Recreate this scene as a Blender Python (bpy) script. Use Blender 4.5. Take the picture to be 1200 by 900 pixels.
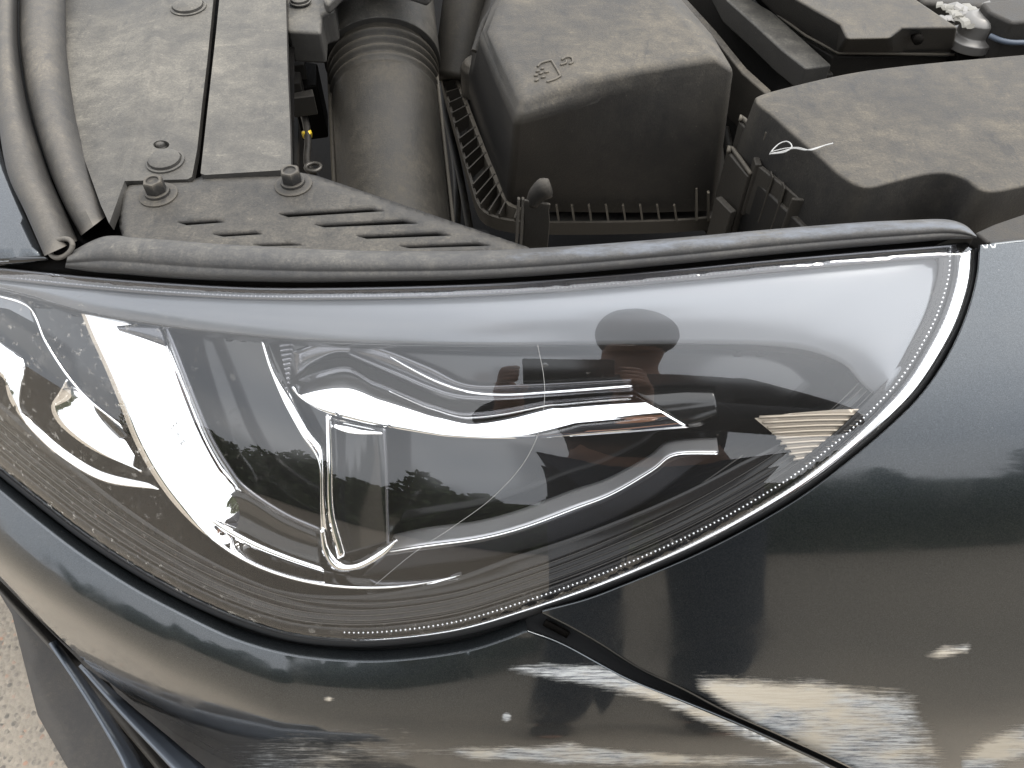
import bpy, bmesh, math, random
import numpy as np
from mathutils import Vector, Matrix
from mathutils.geometry import delaunay_2d_cdt
random.seed(7); RNG = np.random.RandomState(7)
for o in list(bpy.data.objects): bpy.data.objects.remove(o)
SC = bpy.context.scene; COL = SC.collection
# ------------------------------------------------------------------ camera
CAM = np.array([0.0, 0.0, 1.13]); PITCH = 52.0; FPX = 924.0
cd = bpy.data.cameras.new('camera'); cam = bpy.data.objects.new('camera', cd); COL.objects.link(cam)
cam.location = CAM; cam.rotation_euler = (math.radians(90 - PITCH), 0, 0)
cd.sensor_width = 36; cd.lens = FPX / 1200 * 36; cd.clip_start = 0.01; cd.clip_end = 400
SC.camera = cam
# ------------------------------------------------------------------ sky, sun, exposure
SUN_EL, SUN_AZ = 62.0, 70.0          # azimuth: degrees clockwise from +Y (away from the camera)
w = bpy.data.worlds.new('World'); SC.world = w; w.use_nodes = True
nt = w.node_tree; nt.nodes.clear()
sky = nt.nodes.new('ShaderNodeTexSky'); sky.sky_type = 'NISHITA'; sky.sun_disc = False
sky.sun_elevation = math.radians(SUN_EL); sky.sun_rotation = math.radians(SUN_AZ)
sky.air_density = 1.0; sky.dust_density = 3.0; sky.ozone_density = 1.0
tc = nt.nodes.new('ShaderNodeTexCoord')
ns = nt.nodes.new('ShaderNodeTexNoise'); ns.inputs['Scale'].default_value = 1.5; ns.inputs['Detail'].default_value = 6
mp = nt.nodes.new('ShaderNodeMapping'); mp.inputs['Scale'].default_value = (1, 1, 2.2)
nt.links.new(tc.outputs['Generated'], mp.inputs[0]); nt.links.new(mp.outputs[0], ns.inputs['Vector'])
cr = nt.nodes.new('ShaderNodeValToRGB')
cr.color_ramp.elements[0].position = .3; cr.color_ramp.elements[0].color = (12.5, 13.3, 14.6, 1)
cr.color_ramp.elements[1].position = .72; cr.color_ramp.elements[1].color = (19, 19.2, 19.6, 1)
nt.links.new(ns.outputs['Fac'], cr.inputs[0])
mx = nt.nodes.new('ShaderNodeMix'); mx.data_type = 'RGBA'; mx.inputs[0].default_value = .85
bg = nt.nodes.new('ShaderNodeBackground'); bg.inputs[1].default_value = .12
wo = nt.nodes.new('ShaderNodeOutputWorld')
# thin cloud is brighter round the veiled sun
se, sa = math.radians(SUN_EL), math.radians(SUN_AZ)
dp = nt.nodes.new('ShaderNodeVectorMath'); dp.operation = 'DOT_PRODUCT'; nt.links.new(tc.outputs['Generated'], dp.inputs[0])
dp.inputs[1].default_value = (math.sin(sa) * math.cos(se), math.cos(sa) * math.cos(se), math.sin(se))
gr = nt.nodes.new('ShaderNodeMapRange'); gr.interpolation_type = 'SMOOTHSTEP'; gr.inputs[1].default_value = .35; gr.inputs[2].default_value = 1.0; gr.inputs[3].default_value = .85; gr.inputs[4].default_value = 1.6
nt.links.new(dp.outputs['Value'], gr.inputs[0])
gm = nt.nodes.new('ShaderNodeVectorMath'); gm.operation = 'SCALE'; nt.links.new(cr.outputs[0], gm.inputs[0]); nt.links.new(gr.outputs[0], gm.inputs['Scale'])
nt.links.new(sky.outputs[0], mx.inputs[6]); nt.links.new(gm.outputs[0], mx.inputs[7])
nt.links.new(mx.outputs[2], bg.inputs[0]); nt.links.new(bg.outputs[0], wo.inputs[0])
sl = bpy.data.lights.new('sun', 'SUN'); so = bpy.data.objects.new('sun', sl); COL.objects.link(so)
sl.energy = 1.2; sl.angle = math.radians(18); sl.color = (1, .96, .9)
so.rotation_euler = (math.radians(90 - SUN_EL), 0, math.radians(180 - SUN_AZ))
SC.view_settings.view_transform = 'Standard'; SC.view_settings.look = 'None'
SC.view_settings.gamma = 1; SC.view_settings.use_curve_mapping = False
SC.view_settings.exposure = 0.6
SC.render.engine = 'CYCLES'
SC.cycles.transparent_max_bounces = 16; SC.cycles.max_bounces = 10; SC.cycles.glossy_bounces = 6

# ------------------------------------------------------------------ geometry of sight lines and body surface
_th = math.radians(90 - PITCH)
def rays(uv):
    uv = np.asarray(uv, float).reshape(-1, 2)
    cx = (uv[:, 0] - 600) / FPX; cy = -(uv[:, 1] - 450) / FPX
    y = cy * math.cos(_th) + math.sin(_th); z = cy * math.sin(_th) - math.cos(_th)
    return np.stack([cx, y, z], 1)
def onz(uv, z):
    d = rays(uv); t = (np.asarray(z, float) - CAM[2]) / d[:, 2]
    return CAM + d * t[:, None]
def ony(uv, y):
    d = rays(uv); t = (np.asarray(y, float) - CAM[1]) / d[:, 1]
    return CAM + d * t[:, None]
_PZ = np.array([-.2, .22, .30, .36, .42, .46, .50, .55, .6144, .6953, .7292, .7546, .7744, .80, .84, .88, 1.0])
_PY = np.array([.135, .122, .122, .124, .129, .135, .143, .157, .1939, .2409, .2673, .2932, .318, .356, .428, .51, .77])
def spline_table(x, y, N=30000):
    n = len(x); h = np.diff(x); A = np.zeros((n, n)); b = np.zeros(n); A[0, 0] = A[-1, -1] = 1
    for i in range(1, n - 1):
        A[i, i-1] = h[i-1]; A[i, i] = 2 * (h[i-1] + h[i]); A[i, i+1] = h[i]
        b[i] = 3 * ((y[i+1] - y[i]) / h[i] - (y[i] - y[i-1]) / h[i-1])
    c = np.linalg.solve(A, b); d = np.diff(c) / (3 * h); bb = np.diff(y) / h - h * (2 * c[:-1] + c[1:]) / 3
    q = np.linspace(x[0], x[-1], N); k = np.clip(np.searchsorted(x, q) - 1, 0, n - 2); t = q - x[k]
    return q, y[k] + bb[k] * t + c[k] * t * t + d[k] * t ** 3
TZ, TY = spline_table(_PZ, _PY)
_k = np.exp(-((np.arange(-600, 601)) / 260.0) ** 2); _k /= _k.sum()
TY = np.convolve(np.pad(TY, 600, mode='reflect', reflect_type='odd'), _k, 'valid')
def bodyY(x, z):
    left = np.maximum(0, .06 - x); right = np.maximum(0, x - .12)
    return np.interp(z, TZ, TY) + .56 * left ** 2 + .10 * left ** 3 + .10 * right ** 2
INW = np.array([0, .72, -.69])
def onbody(uv, off=0.0):
    d = rays(uv); off = np.broadcast_to(np.asarray(off, float), (len(d),))
    sh = INW[None, :] * off[:, None]; o = CAM[None, :] - sh
    lo = np.full(len(d), .15); hi = np.full(len(d), 2.2); found = np.zeros(len(d), bool); prev = lo.copy()
    for t in np.linspace(.15, 2.2, 160):
        p = o + d * t; g = p[:, 1] - bodyY(p[:, 0], p[:, 2])
        hit = (~found) & (g >= 0); hi[hit] = t; lo[hit] = prev[hit]; found |= hit
        prev[:] = t
    for _ in range(34):
        m = (lo + hi) / 2; p = o + d * m[:, None]; g = p[:, 1] - bodyY(p[:, 0], p[:, 2])
        lo = np.where(g < 0, m, lo); hi = np.where(g < 0, hi, m)
    return o + d * ((lo + hi) / 2)[:, None] + sh
def bodyN(p):
    e = 2e-3; x, z = p[:, 0], p[:, 2]
    dx = (bodyY(x + e, z) - bodyY(x - e, z)) / (2 * e); dz = (bodyY(x, z + e) - bodyY(x, z - e)) / (2 * e)
    n = np.stack([dx, -np.ones_like(dx), dz], 1); return n / np.linalg.norm(n, axis=1)[:, None]
# ------------------------------------------------------------------ curves
def cat(P, n, closed=False):
    """smooth curve through the points, n samples evenly spaced along it"""
    P = np.asarray(P, float)
    if len(P) == 2: return P[0] + (P[1] - P[0]) * np.linspace(0, 1, n)[:, None]
    Q = np.vstack([P[-1:], P, P[:2]]) if closed else np.vstack([2 * P[0] - P[1], P, 2 * P[-1] - P[-2]])
    out = []
    for i in range(1, len(Q) - 2):
        p0, p1, p2, p3 = Q[i-1:i+3]; t = np.linspace(0, 1, 24, endpoint=False)[:, None]
        out.append(.5 * (2*p1 + (p2-p0)*t + (2*p0-5*p1+4*p2-p3)*t*t + (3*p1-p0-3*p2+p3)*t**3))
    out.append(Q[-2][None]); C = np.vstack(out)
    s = np.r_[0, np.cumsum(np.linalg.norm(np.diff(C, axis=0), axis=1))]
    q = np.linspace(0, s[-1], n + (1 if closed else 0))
    R = np.stack([np.interp(q, s, C[:, k]) for k in range(C.shape[1])], 1)
    return R[:-1] if closed else R
def lin(P, step, closed=True):
    P = np.asarray(P, float); Q = np.vstack([P, P[:1]]) if closed else P; out = []
    for a, b in zip(Q[:-1], Q[1:]):
        k = max(1, int(np.linalg.norm(b - a) / step)); out += [a + (b - a) * i / k for i in range(k)]
    if not closed: out.append(Q[-1])
    return np.array(out)
def offs(P, d):
    """shift an open curve sideways by d (scalar or per point); + is to the left of travel with v pointing down"""
    T = np.gradient(P, axis=0); T /= np.linalg.norm(T, axis=1)[:, None] + 1e-9
    N = np.stack([T[:, 1], -T[:, 0]], 1); return P + N * np.broadcast_to(d, (len(P),))[:, None]
def inside(pts, poly):
    x, y = pts[:, 0], pts[:, 1]; r = np.zeros(len(pts), bool); j = len(poly) - 1
    for i in range(len(poly)):
        xi, yi = poly[i]; xj, yj = poly[j]
        if yi != yj:
            c = ((yi > y) != (yj > y)) & (x < (xj - xi) * (y - yi) / (yj - yi) + xi); r ^= c
        j = i
    return r
def sdist(pts, poly):
    """distance to the outline, positive inside"""
    P = np.asarray(poly, float); Q = np.roll(P, -1, 0); best = np.full(len(pts), 1e9)
    for a, b in zip(P, Q):
        ab = b - a; t = np.clip(((pts - a) @ ab) / (ab @ ab + 1e-12), 0, 1)
        best = np.minimum(best, np.linalg.norm(pts - (a + t[:, None] * ab), axis=1))
    return np.where(inside(pts, P), best, -best)
# ------------------------------------------------------------------ mesh helpers
class MB:
    def __init__(s): s.v = []; s.f = []; s.n = 0
    def add(s, V, F):
        V = np.asarray(V, float); s.v.append(V); s.f += [tuple(i + s.n for i in f) for f in F]; s.n += len(V); return s
    def grid(s, G, cu=False, cv=False):
        """G: rows x cols x 3"""
        G = np.asarray(G); r, c = G.shape[:2]; F = []
        for i in range(r if cu else r - 1):
            for j in range(c if cv else c - 1):
                F.append((i*c+j, i*c+(j+1) % c, ((i+1) % r)*c+(j+1) % c, ((i+1) % r)*c+j))
        return s.add(G.reshape(-1, 3), F)
    def build(s, name, mat, parent=None, smooth=True, solid=0, bevel=0, seg=2, angle=None, sub=0):
        me = bpy.data.meshes.new(name); V = np.vstack(s.v)
        me.from_pydata([tuple(p) for p in V], [], s.f)
        bm = bmesh.new(); bm.from_mesh(me); bmesh.ops.remove_doubles(bm, verts=bm.verts, dist=1e-6)
        bmesh.ops.recalc_face_normals(bm, faces=bm.faces); bm.to_mesh(me); bm.free()
        return link(name, me, mat, parent, smooth, solid, bevel, seg, angle, sub)
def link(name, me, mat, parent=None, smooth=True, solid=0, bevel=0, seg=2, angle=None, sub=0):
    me.materials.append(mat); me.name = name
    if smooth: me.shade_smooth()
    o = bpy.data.objects.new(name, me); COL.objects.link(o)
    if parent: o.parent = parent
    if solid:
        m = o.modifiers.new('solid', 'SOLIDIFY'); m.thickness = abs(solid); m.offset = -1 if solid > 0 else 1
    if bevel:
        m = o.modifiers.new('bevel', 'BEVEL'); m.width = bevel; m.segments = seg; m.limit_method = 'ANGLE'; m.angle_limit = math.radians(28); m.harden_normals = True
    if sub:
        m = o.modifiers.new('sub', 'SUBSURF'); m.levels = m.render_levels = sub
    if angle: me.set_sharp_from_angle(angle=math.radians(angle))
    return o
def face_cam(me):
    """turn all faces of an open sheet so that they look at the viewer's side"""
    c = np.zeros(len(me.vertices) * 3); me.vertices.foreach_get('co', c)
    s = sum((Vector(CAM) - p.center).dot(p.normal) * p.area for p in me.polygons)
    if s < 0: me.flip_normals()
def ribbon(name, A, B, oa, ob, mat, parent, n=60, m=8, bulge=0.0, solid=.0015, surf=onbody):
    """band between two outline curves; oa, ob: depth under the lens surface (scalar or one per point)"""
    A = cat(A, n); B = cat(B, n)
    oa = np.interp(np.linspace(0, 1, n), np.linspace(0, 1, len(np.atleast_1d(oa))), np.atleast_1d(oa)); ob = np.interp(np.linspace(0, 1, n), np.linspace(0, 1, len(np.atleast_1d(ob))), np.atleast_1d(ob))
    G = []
    for j in range(m + 1):
        t = j / m; G.append(surf(A * (1 - t) + B * t, oa * (1 - t) + ob * t + bulge * 4 * t * (1 - t)))
    mb = MB().grid(np.array(G)); me = bpy.data.meshes.new(name); me.from_pydata([tuple(p) for p in mb.v[0]], [], mb.f); face_cam(me)
    return link(name, me, mat, parent, True, solid)
def tri(outline, step, holes=(), extra=None):
    outline = lin(outline, step); pts = [outline]; edges = []; n = 0
    loops = [outline] + [lin(h, step) for h in holes]; pts = []
    for L in loops:
        k = len(L); edges += [(n + i, n + (i + 1) % k) for i in range(k)]; pts.append(L); n += k
    lo, hi = outline.min(0), outline.max(0)
    gx, gy = np.meshgrid(np.arange(lo[0] + step/2, hi[0], step), np.arange(lo[1] + step/2, hi[1], step))
    gx = gx + (np.arange(gx.shape[0]) % 2)[:, None] * step * .5
    g = np.stack([gx.ravel(), gy.ravel()], 1); g = g[inside(g, outline)]
    for L in loops:
        Q = np.vstack([L]); 
        for s in range(0, len(Q), 64):
            dm = np.min(np.linalg.norm(g[:, None, :] - Q[None, s:s+64, :], axis=2), axis=1); g = g[dm > step * .55]
    for h in loops[1:]: g = g[~inside(g, h)]
    pts.append(g)
    P = np.vstack(pts); r = delaunay_2d_cdt([Vector(p) for p in P], edges, [], 0, 1e-4)
    V = np.array([tuple(v) for v in r[0]]); F = np.array([tuple(f) for f in r[2] if len(f) == 3])
    c = V[F].mean(1); k = inside(c, outline)
    for h in loops[1:]: k &= ~inside(c, h)
    return V, F[k]
def sheet(name, outline, step, mat, parent, surf, holes=(), solid=0.0, bevel=0, fields=None):
    V, F = tri(outline, step, holes); P = surf(V)
    me = bpy.data.meshes.new(name); me.from_pydata([tuple(p) for p in P], [], [tuple(int(i) for i in f) for f in F])
    face_cam(me)
    uv = me.uv_layers.new(name='UVMap')
    li = np.zeros(len(me.loops), int); me.loops.foreach_get('vertex_index', li)
    uv.data.foreach_set('uv', (V[li] / 100.0).ravel())
    for k, fn in (fields or {}).items():
        a = me.attributes.new(k, 'FLOAT', 'POINT'); a.data.foreach_set('value', np.ascontiguousarray(fn(V), dtype=np.float32))
    return link(name, me, mat, parent, True, solid, bevel)
def frames(P, up):
    P = np.asarray(P, float); T = np.gradient(P, axis=0); T /= np.linalg.norm(T, axis=1)[:, None]
    up = np.broadcast_to(np.asarray(up, float), P.shape); B = np.cross(T, up); B /= np.linalg.norm(B, axis=1)[:, None]
    return T, B, np.cross(B, T)
def sweep(mb, P, prof, up=(0, 0, 1), cap=True, scale=None, closed=True):
    P = np.asarray(P, float); T, B, N = frames(P, up); prof = np.asarray(prof, float)
    sc = np.ones(len(P)) if scale is None else np.broadcast_to(scale, (len(P),))
    G = P[:, None, :] + sc[:, None, None] * (B[:, None, :] * prof[None, :, 0:1] + N[:, None, :] * prof[None, :, 1:2])
    n0 = mb.n; mb.grid(G, False, closed)
    if cap and closed:
        k = len(prof); mb.f.append(tuple(n0 + i for i in range(k))[::-1]); mb.f.append(tuple(n0 + (len(P) - 1) * k + i for i in range(k)))
    return mb
def circ(r, n=16, ry=None): a = np.arange(n) * 2 * math.pi / n; return np.stack([r * np.cos(a), (ry or r) * np.sin(a)], 1)
def loft(mb, rings, captop=True, capbot=False):
    R = np.array(rings); n0 = mb.n; k = R.shape[1]; mb.grid(R, False, True)
    if captop: mb.f.append(tuple(n0 + i for i in range(k)))
    if capbot: mb.f.append(tuple(n0 + (len(R) - 1) * k + i for i in range(k)))
    return mb
def prism(name, px, z, depth, mat, parent, draft=0.0, bevel=.003, seg=3, chamf=0.0, smoothn=0):
    """box with the outline px seen at height z and walls going down"""
    px = np.asarray(px, float)
    if smoothn: px = cat(px, smoothn, True)
    T = onz(px, np.broadcast_to(z, (len(px),))); c = T.mean(0)
    rad = T - c; rad[:, 2] = 0; L = np.linalg.norm(rad, axis=1)[:, None] + 1e-6; u = rad / L
    rings = [T]
    if chamf: rings = [T - u * chamf, T - np.array([0, 0, chamf])]
    B = T + u * draft; B[:, 2] = T[:, 2] - depth; rings.append(B)
    return loft(MB(), rings, True, True).build(name, mat, parent, True, 0, bevel, seg)
def box(mb, c, s, R=None):
    c = np.asarray(c, float); s = np.asarray(s, float) / 2
    V = np.array([[x, y, z] for x in (-1, 1) for y in (-1, 1) for z in (-1, 1)]) * s
    if R is not None: V = V @ np.array(R).T
    return mb.add(V + c, [(0, 1, 3, 2), (4, 6, 7, 5), (0, 4, 5, 1), (2, 3, 7, 6), (0, 2, 6, 4), (1, 5, 7, 3)])
def bar(mb, a, b, w, h, up=(0, 0, 1)):
    a, b = np.asarray(a, float), np.asarray(b, float)
    return sweep(mb, np.array([a, b]), [(-w/2, -h/2), (w/2, -h/2), (w/2, h/2), (-w/2, h/2)], up)
# ------------------------------------------------------------------ materials
def newmat(name):
    m = bpy.data.materials.new(name); m.use_nodes = True; n = m.node_tree; n.nodes.clear()
    out = n.nodes.new('ShaderNodeOutputMaterial'); b = n.nodes.new('ShaderNodeBsdfPrincipled'); n.links.new(b.outputs[0], out.inputs[0])
    return m, n, b, out
def nd(n, t, **kw):
    x = n.nodes.new(t)
    for k, v in kw.items():
        if k[0] == 'i' and k[1:].isdigit(): x.inputs[int(k[1:])].default_value = v
        else: setattr(x, k, v)
    return x
def noise(n, scale, detail=4, rough=.55, stretch=None, coord='Object', rot=None, dist=0):
    t = nd(n, 'ShaderNodeTexCoord'); x = nd(n, 'ShaderNodeTexNoise'); x.inputs['Scale'].default_value = scale
    x.inputs['Detail'].default_value = detail; x.inputs['Roughness'].default_value = rough; x.inputs['Distortion'].default_value = dist
    if stretch or rot:
        mm = nd(n, 'ShaderNodeMapping'); mm.inputs['Scale'].default_value = stretch or (1, 1, 1); mm.inputs['Rotation'].default_value = rot or (0, 0, 0)
        n.links.new(t.outputs[coord], mm.inputs[0]); n.links.new(mm.outputs[0], x.inputs['Vector'])
    else: n.links.new(t.outputs[coord], x.inputs['Vector'])
    return x.outputs['Fac']
def ramp(n, src, a, b, va=0.0, vb=1.0):
    r = nd(n, 'ShaderNodeMapRange', clamp=True); r.inputs[1].default_value = a; r.inputs[2].default_value = b
    r.inputs[3].default_value = va; r.inputs[4].default_value = vb; n.links.new(src, r.inputs[0]); return r.outputs[0]
def math2(n, op, a, b=None):
    x = nd(n, 'ShaderNodeMath', operation=op)
    for i, q in enumerate((a, b)):
        if q is None: continue
        if isinstance(q, (int, float)): x.inputs[i].default_value = q
        else: n.links.new(q, x.inputs[i])
    return x.outputs[0]
def mixc(n, f, a, b):
    x = nd(n, 'ShaderNodeMix', data_type='RGBA')
    if isinstance(f, (int, float)): x.inputs[0].default_value = f
    else: n.links.new(f, x.inputs[0])
    for i, q in ((6, a), (7, b)):
        if isinstance(q, tuple): x.inputs[i].default_value = (*q, 1)
        else: n.links.new(q, x.inputs[i])
    return x.outputs[2]
def bump(n, b, h, strength=.3, dist=.001):
    x = nd(n, 'ShaderNodeBump'); x.inputs['Strength'].default_value = strength; x.inputs['Distance'].default_value = dist
    n.links.new(h, x.inputs['Height']); n.links.new(x.outputs[0], b.inputs['Normal']); return x
def plastic(name, base, dust, amount=.8, scale=14, rough=.62, top=True, speck=.5, spec=.22, edge=.40):
    """black plastic or rubber; road dust lies on the faces that look up"""
    m, n, b, out = newmat(name)
    f = ramp(n, noise(n, scale, 8, .66, dist=.15), .34, .64)
    g = ramp(n, noise(n, scale * 6, 5, .7), .35, .7, .55, 1)
    st = ramp(n, noise(n, scale * 4.2, 7, .72, stretch=(1, 1.5, 1), rot=(0, 0, .9), dist=.25), .36, .66, .5, 1)
    big = ramp(n, noise(n, scale * .45, 3, .55, dist=.4), .34, .62, .45, 1)
    a = math2(n, 'MULTIPLY', big, math2(n, 'MULTIPLY', ramp(n, f, 0, 1, .45, 1), math2(n, 'MULTIPLY', g, st)))
    gr_ = ramp(n, noise(n, 620, 4, .7), .34, .66, .62, 1.30); sc1 = ramp(n, noise(n, 34, 6, .75, stretch=(1, 5, 1), rot=(0, 0, .5)), .60, .66, 0, .55)
    sp1 = ramp(n, noise(n, 240, 3, .6), .64, .70, 0, .6); wipe = ramp(n, noise(n, 20, 5, .7, stretch=(3.2, 1, 1), rot=(0, 0, -.4)), .58, .66, 1, .55)
    a = math2(n, 'MULTIPLY', math2(n, 'MULTIPLY', a, wipe), math2(n, 'MULTIPLY', gr_, 1.35)); a = math2(n, 'ADD', a, math2(n, 'MULTIPLY', math2(n, 'ADD', sc1, sp1), a))
    if top:
        ge = nd(n, 'ShaderNodeNewGeometry'); sp = nd(n, 'ShaderNodeSeparateXYZ'); n.links.new(ge.outputs['Normal'], sp.inputs[0])
        a = math2(n, 'MULTIPLY', a, ramp(n, sp.outputs[2], .05, .95, .16, 1))
    a = math2(n, 'MULTIPLY', a, amount)
    c = mixc(n, a, base, dust)
    if top: c = mixc(n, math2(n, 'MULTIPLY', ramp(n, ge.outputs['Pointiness'], .515, .60), edge), c, tuple(min(1, q * 1.25) for q in dust))
    v = ramp(n, noise(n, scale * 30, 2, .5), .72, .80)
    c = mixc(n, math2(n, 'MULTIPLY', v, speck * .5), c, tuple(min(1, q * 1.7) for q in dust))
    n.links.new(c, b.inputs['Base Color']); n.links.new(ramp(n, a, 0, 1, rough - .15, rough + .25), b.inputs['Roughness'])
    b.inputs['Specular IOR Level'].default_value = spec
    bump(n, b, noise(n, 700, 4, .65), .40, .0007)
    return m
M = {}
M['bracket'] = plastic('bracket_plastic', (.016, .0155, .015), (.125, .110, .087), .95, 13, edge=.0)
M['dusty'] = plastic('dusty_grey_plastic', (.014, .0135, .013), (.120, .103, .078), .95, 13)
M['cover'] = plastic('dusty_cover_plastic', (.034, .032, .029), (.150, .136, .112), 1.0, 11, edge=0)
M['black_plastic'] = plastic('black_plastic', (.009, .009, .009), (.070, .060, .046), .7, 16)
M['hose'] = plastic('hose_rubber', (.020, .0185, .016), (.080, .068, .050), .7, 22)
M['rubber'] = plastic('seal_rubber', (.032, .031, .030), (.135, .118, .094), .95, 24)
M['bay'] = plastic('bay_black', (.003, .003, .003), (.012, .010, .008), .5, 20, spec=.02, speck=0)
M['splitter'] = plastic('splitter_plastic', (.035, .032, .029), (.085, .074, .060), .6, 30)
def simple(name, col, rough, metal=0, coat=0, spec=.5, wear=None):
    m, n, b, out = newmat(name); b.inputs['Base Color'].default_value = (*col, 1); b.inputs['Roughness'].default_value = rough
    b.inputs['Metallic'].default_value = metal; b.inputs['Coat Weight'].default_value = coat; b.inputs['Specular IOR Level'].default_value = spec
    r = ramp(n, noise(n, 60, 5, .6), .4, .75, rough, rough + (wear if wear is not None else .08)); n.links.new(r, b.inputs['Roughness'])
    return m
M['chrome'] = simple('headlight_chrome', (.90, .90, .905), .025, 1, wear=.02)
M['satin'] = simple('satin_silver', (.150, .156, .166), .20, .4, wear=.06)
M['gloss_black'] = simple('gloss_black', (.007, .007, .007), .10, 0, spec=.5, wear=.02)
M['frost'] = simple('frosted_silver', (.42, .42, .43), .30, .75)
M['line'] = simple('moulded_line', (.055, .052, .048), .2, .6)
M['matt'] = simple('matt_black', (.010, .010, .010), .6, spec=.2)
M['smoke'] = simple('smoke_trim', (.010, .0092, .0085), .14, 0, spec=.35)
M['grey_trim'] = simple('grey_trim', (.15, .15, .16), .18, .75)
M['steel'] = simple('clip_steel', (.09, .082, .07), .45, .6, wear=.2)
M['silver'] = simple('terminal_metal', (.17, .16, .145), .4, .6, wear=.2)
M['cream'] = simple('cream_paper', (.16, .148, .122), .5)
M['copper'] = simple('brown_plastic', (.20, .075, .035), .5)
M['blue_grey'] = simple('cable_blue', (.05, .062, .08), .5)
M['yellow'] = simple('yellow_tag', (.75, .52, .03), .4)
M['thread'] = simple('white_thread', (.30, .29, .27), .5)
M['bead'] = simple('light_guide_bead', (.85, .86, .88), .08, .7)
M['gasket'] = simple('black_gasket', (.024, .024, .024), .6, spec=.25)
# lens: thin clear polycarbonate, dust film, faint haze
def lensmat():
    m, n, b, out = newmat('clear_polycarbonate'); n.nodes.remove(b)
    lw = nd(n, 'ShaderNodeLayerWeight'); lw.inputs[0].default_value = .5
    f5 = math2(n, 'POWER', lw.outputs['Facing'], 4.0); fr = ramp(n, f5, 0, 1, .062, 1)
    gl = nd(n, 'ShaderNodeBsdfGlossy'); gl.inputs['Roughness'].default_value = .008; gl.inputs[0].default_value = (1, 1, 1, 1)
    tr = nd(n, 'ShaderNodeBsdfTransparent'); tr.inputs[0].default_value = (.965, .962, .95, 1)
    s1 = nd(n, 'ShaderNodeMixShader'); n.links.new(fr, s1.inputs[0]); n.links.new(tr.outputs[0], s1.inputs[1]); n.links.new(gl.outputs[0], s1.inputs[2])
    df = nd(n, 'ShaderNodeBsdfDiffuse'); df.inputs[0].default_value = (.45, .42, .37, 1)
    sp = ramp(n, noise(n, 300, 2, .5), .73, .78); ar = ramp(n, noise(n, 9, 3, .5), .45, .65, 0, .5)
    at = nd(n, 'ShaderNodeAttribute', attribute_name='dirt'); 
    hz = math2(n, 'ADD', .012, math2(n, 'MULTIPLY', math2(n, 'MULTIPLY', sp, ar), .30))
    st = ramp(n, noise(n, 40, 7, .7, stretch=(1, 2, 1)), .55, .8)
    hz = math2(n, 'ADD', hz, math2(n, 'MULTIPLY', at.outputs['Fac'], math2(n, 'ADD', math2(n, 'MULTIPLY', st, .38), math2(n, 'MULTIPLY', ramp(n, noise(n, 190, 5, .7), .60, .65), .75))))
    s2 = nd(n, 'ShaderNodeMixShader'); n.links.new(hz, s2.inputs[0]); n.links.new(s1.outputs[0], s2.inputs[1]); n.links.new(df.outputs[0], s2.inputs[2])
    n.links.new(s2.outputs[0], out.inputs[0]); return m
M['lens'] = lensmat()
def paint(name, dirt=.12):
    m, n, b, out = newmat(name)
    fl = noise(n, 2600, 1, .5)
    base = mixc(n, ramp(n, fl, .4, .75), (.018, .021, .023), (.066, .074, .078))
    dn = ramp(n, noise(n, 16, 7, .65, dist=1.2), .48, .66); d2 = ramp(n, noise(n, 300, 3, .6), .35, .7, .4, 1)
    base = mixc(n, math2(n, 'MULTIPLY', math2(n, 'MULTIPLY', dn, d2), dirt * .7), base, (.09, .085, .077)); spk = ramp(n, noise(n, 420, 3, .6), .745, .785); base = mixc(n, math2(n, 'MULTIPLY', spk, .3), base, (.35, .34, .31)); hs = ramp(n, noise(n, 9, 3, .6, stretch=(.25, 14, 1), coord='UV', rot=(0, 0, .35)), .70, .74); base = mixc(n, math2(n, 'MULTIPLY', math2(n, 'MULTIPLY', hs, dn), .35), base, (.22, .22, .21))
    at = nd(n, 'ShaderNodeAttribute', attribute_name='scrape')
    a2 = nd(n, 'ShaderNodeAttribute', attribute_name='run')
    # streaks along the direction in which the panel was rubbed
    s1 = noise(n, 5.5, 9, .8, stretch=(.42, 8, 1), coord='UV', rot=(0, 0, -.06)); s2 = noise(n, .9, 7, .65, stretch=(.6, 2.0, 1), coord='UV')
    e = math2(n, 'ADD', at.outputs['Fac'], math2(n, 'MULTIPLY', math2(n, 'SUBTRACT', s1, .5), 1.0)); s4 = noise(n, 1.6, 6, .7, stretch=(.8, 1.6, 1), coord='UV'); e = math2(n, 'ADD', e, math2(n, 'MULTIPLY', math2(n, 'SUBTRACT', s4, .5), .7))
    fac = ramp(n, e, .32, .62)
    fac = math2(n, 'MULTIPLY', fac, ramp(n, at.outputs['Fac'], .01, .12))
    pc = mixc(n, ramp(n, s1, .40, .56), (.055, .062, .075), (.42, .425, .41)); pc = mixc(n, math2(n, 'MULTIPLY', ramp(n, s2, .44, .58), .85), pc, (.44, .385, .295))
    base2 = mixc(n, fac, base, pc); n.links.new(base2, b.inputs['Base Color'])
    n.links.new(ramp(n, fac, 0, 1, .88, 0), b.inputs['Metallic']); 
    n.links.new(ramp(n, fac, 0, 1, 1, 0.05), b.inputs['Coat Weight']); n.links.new(ramp(n, fac, 0, 1, .30, .6), b.inputs['Roughness'])
    n.links.new(ramp(n, math2(n, 'MULTIPLY', dn, d2), 0, 1, .055, .055 + dirt), b.inputs['Coat Roughness'])
    b.inputs['Coat IOR'].default_value = 1.55
    bp = bump(n, b, math2(n, 'ADD', math2(n, 'MULTIPLY', s1, fac), math2(n, 'MULTIPLY', noise(n, 900, 2, .5), .03)), .5, .0012)
    return m
M['paint'] = paint('dark_grey_metallic_paint'); M['paint_b'] = paint('bumper_paint', .2)
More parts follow.
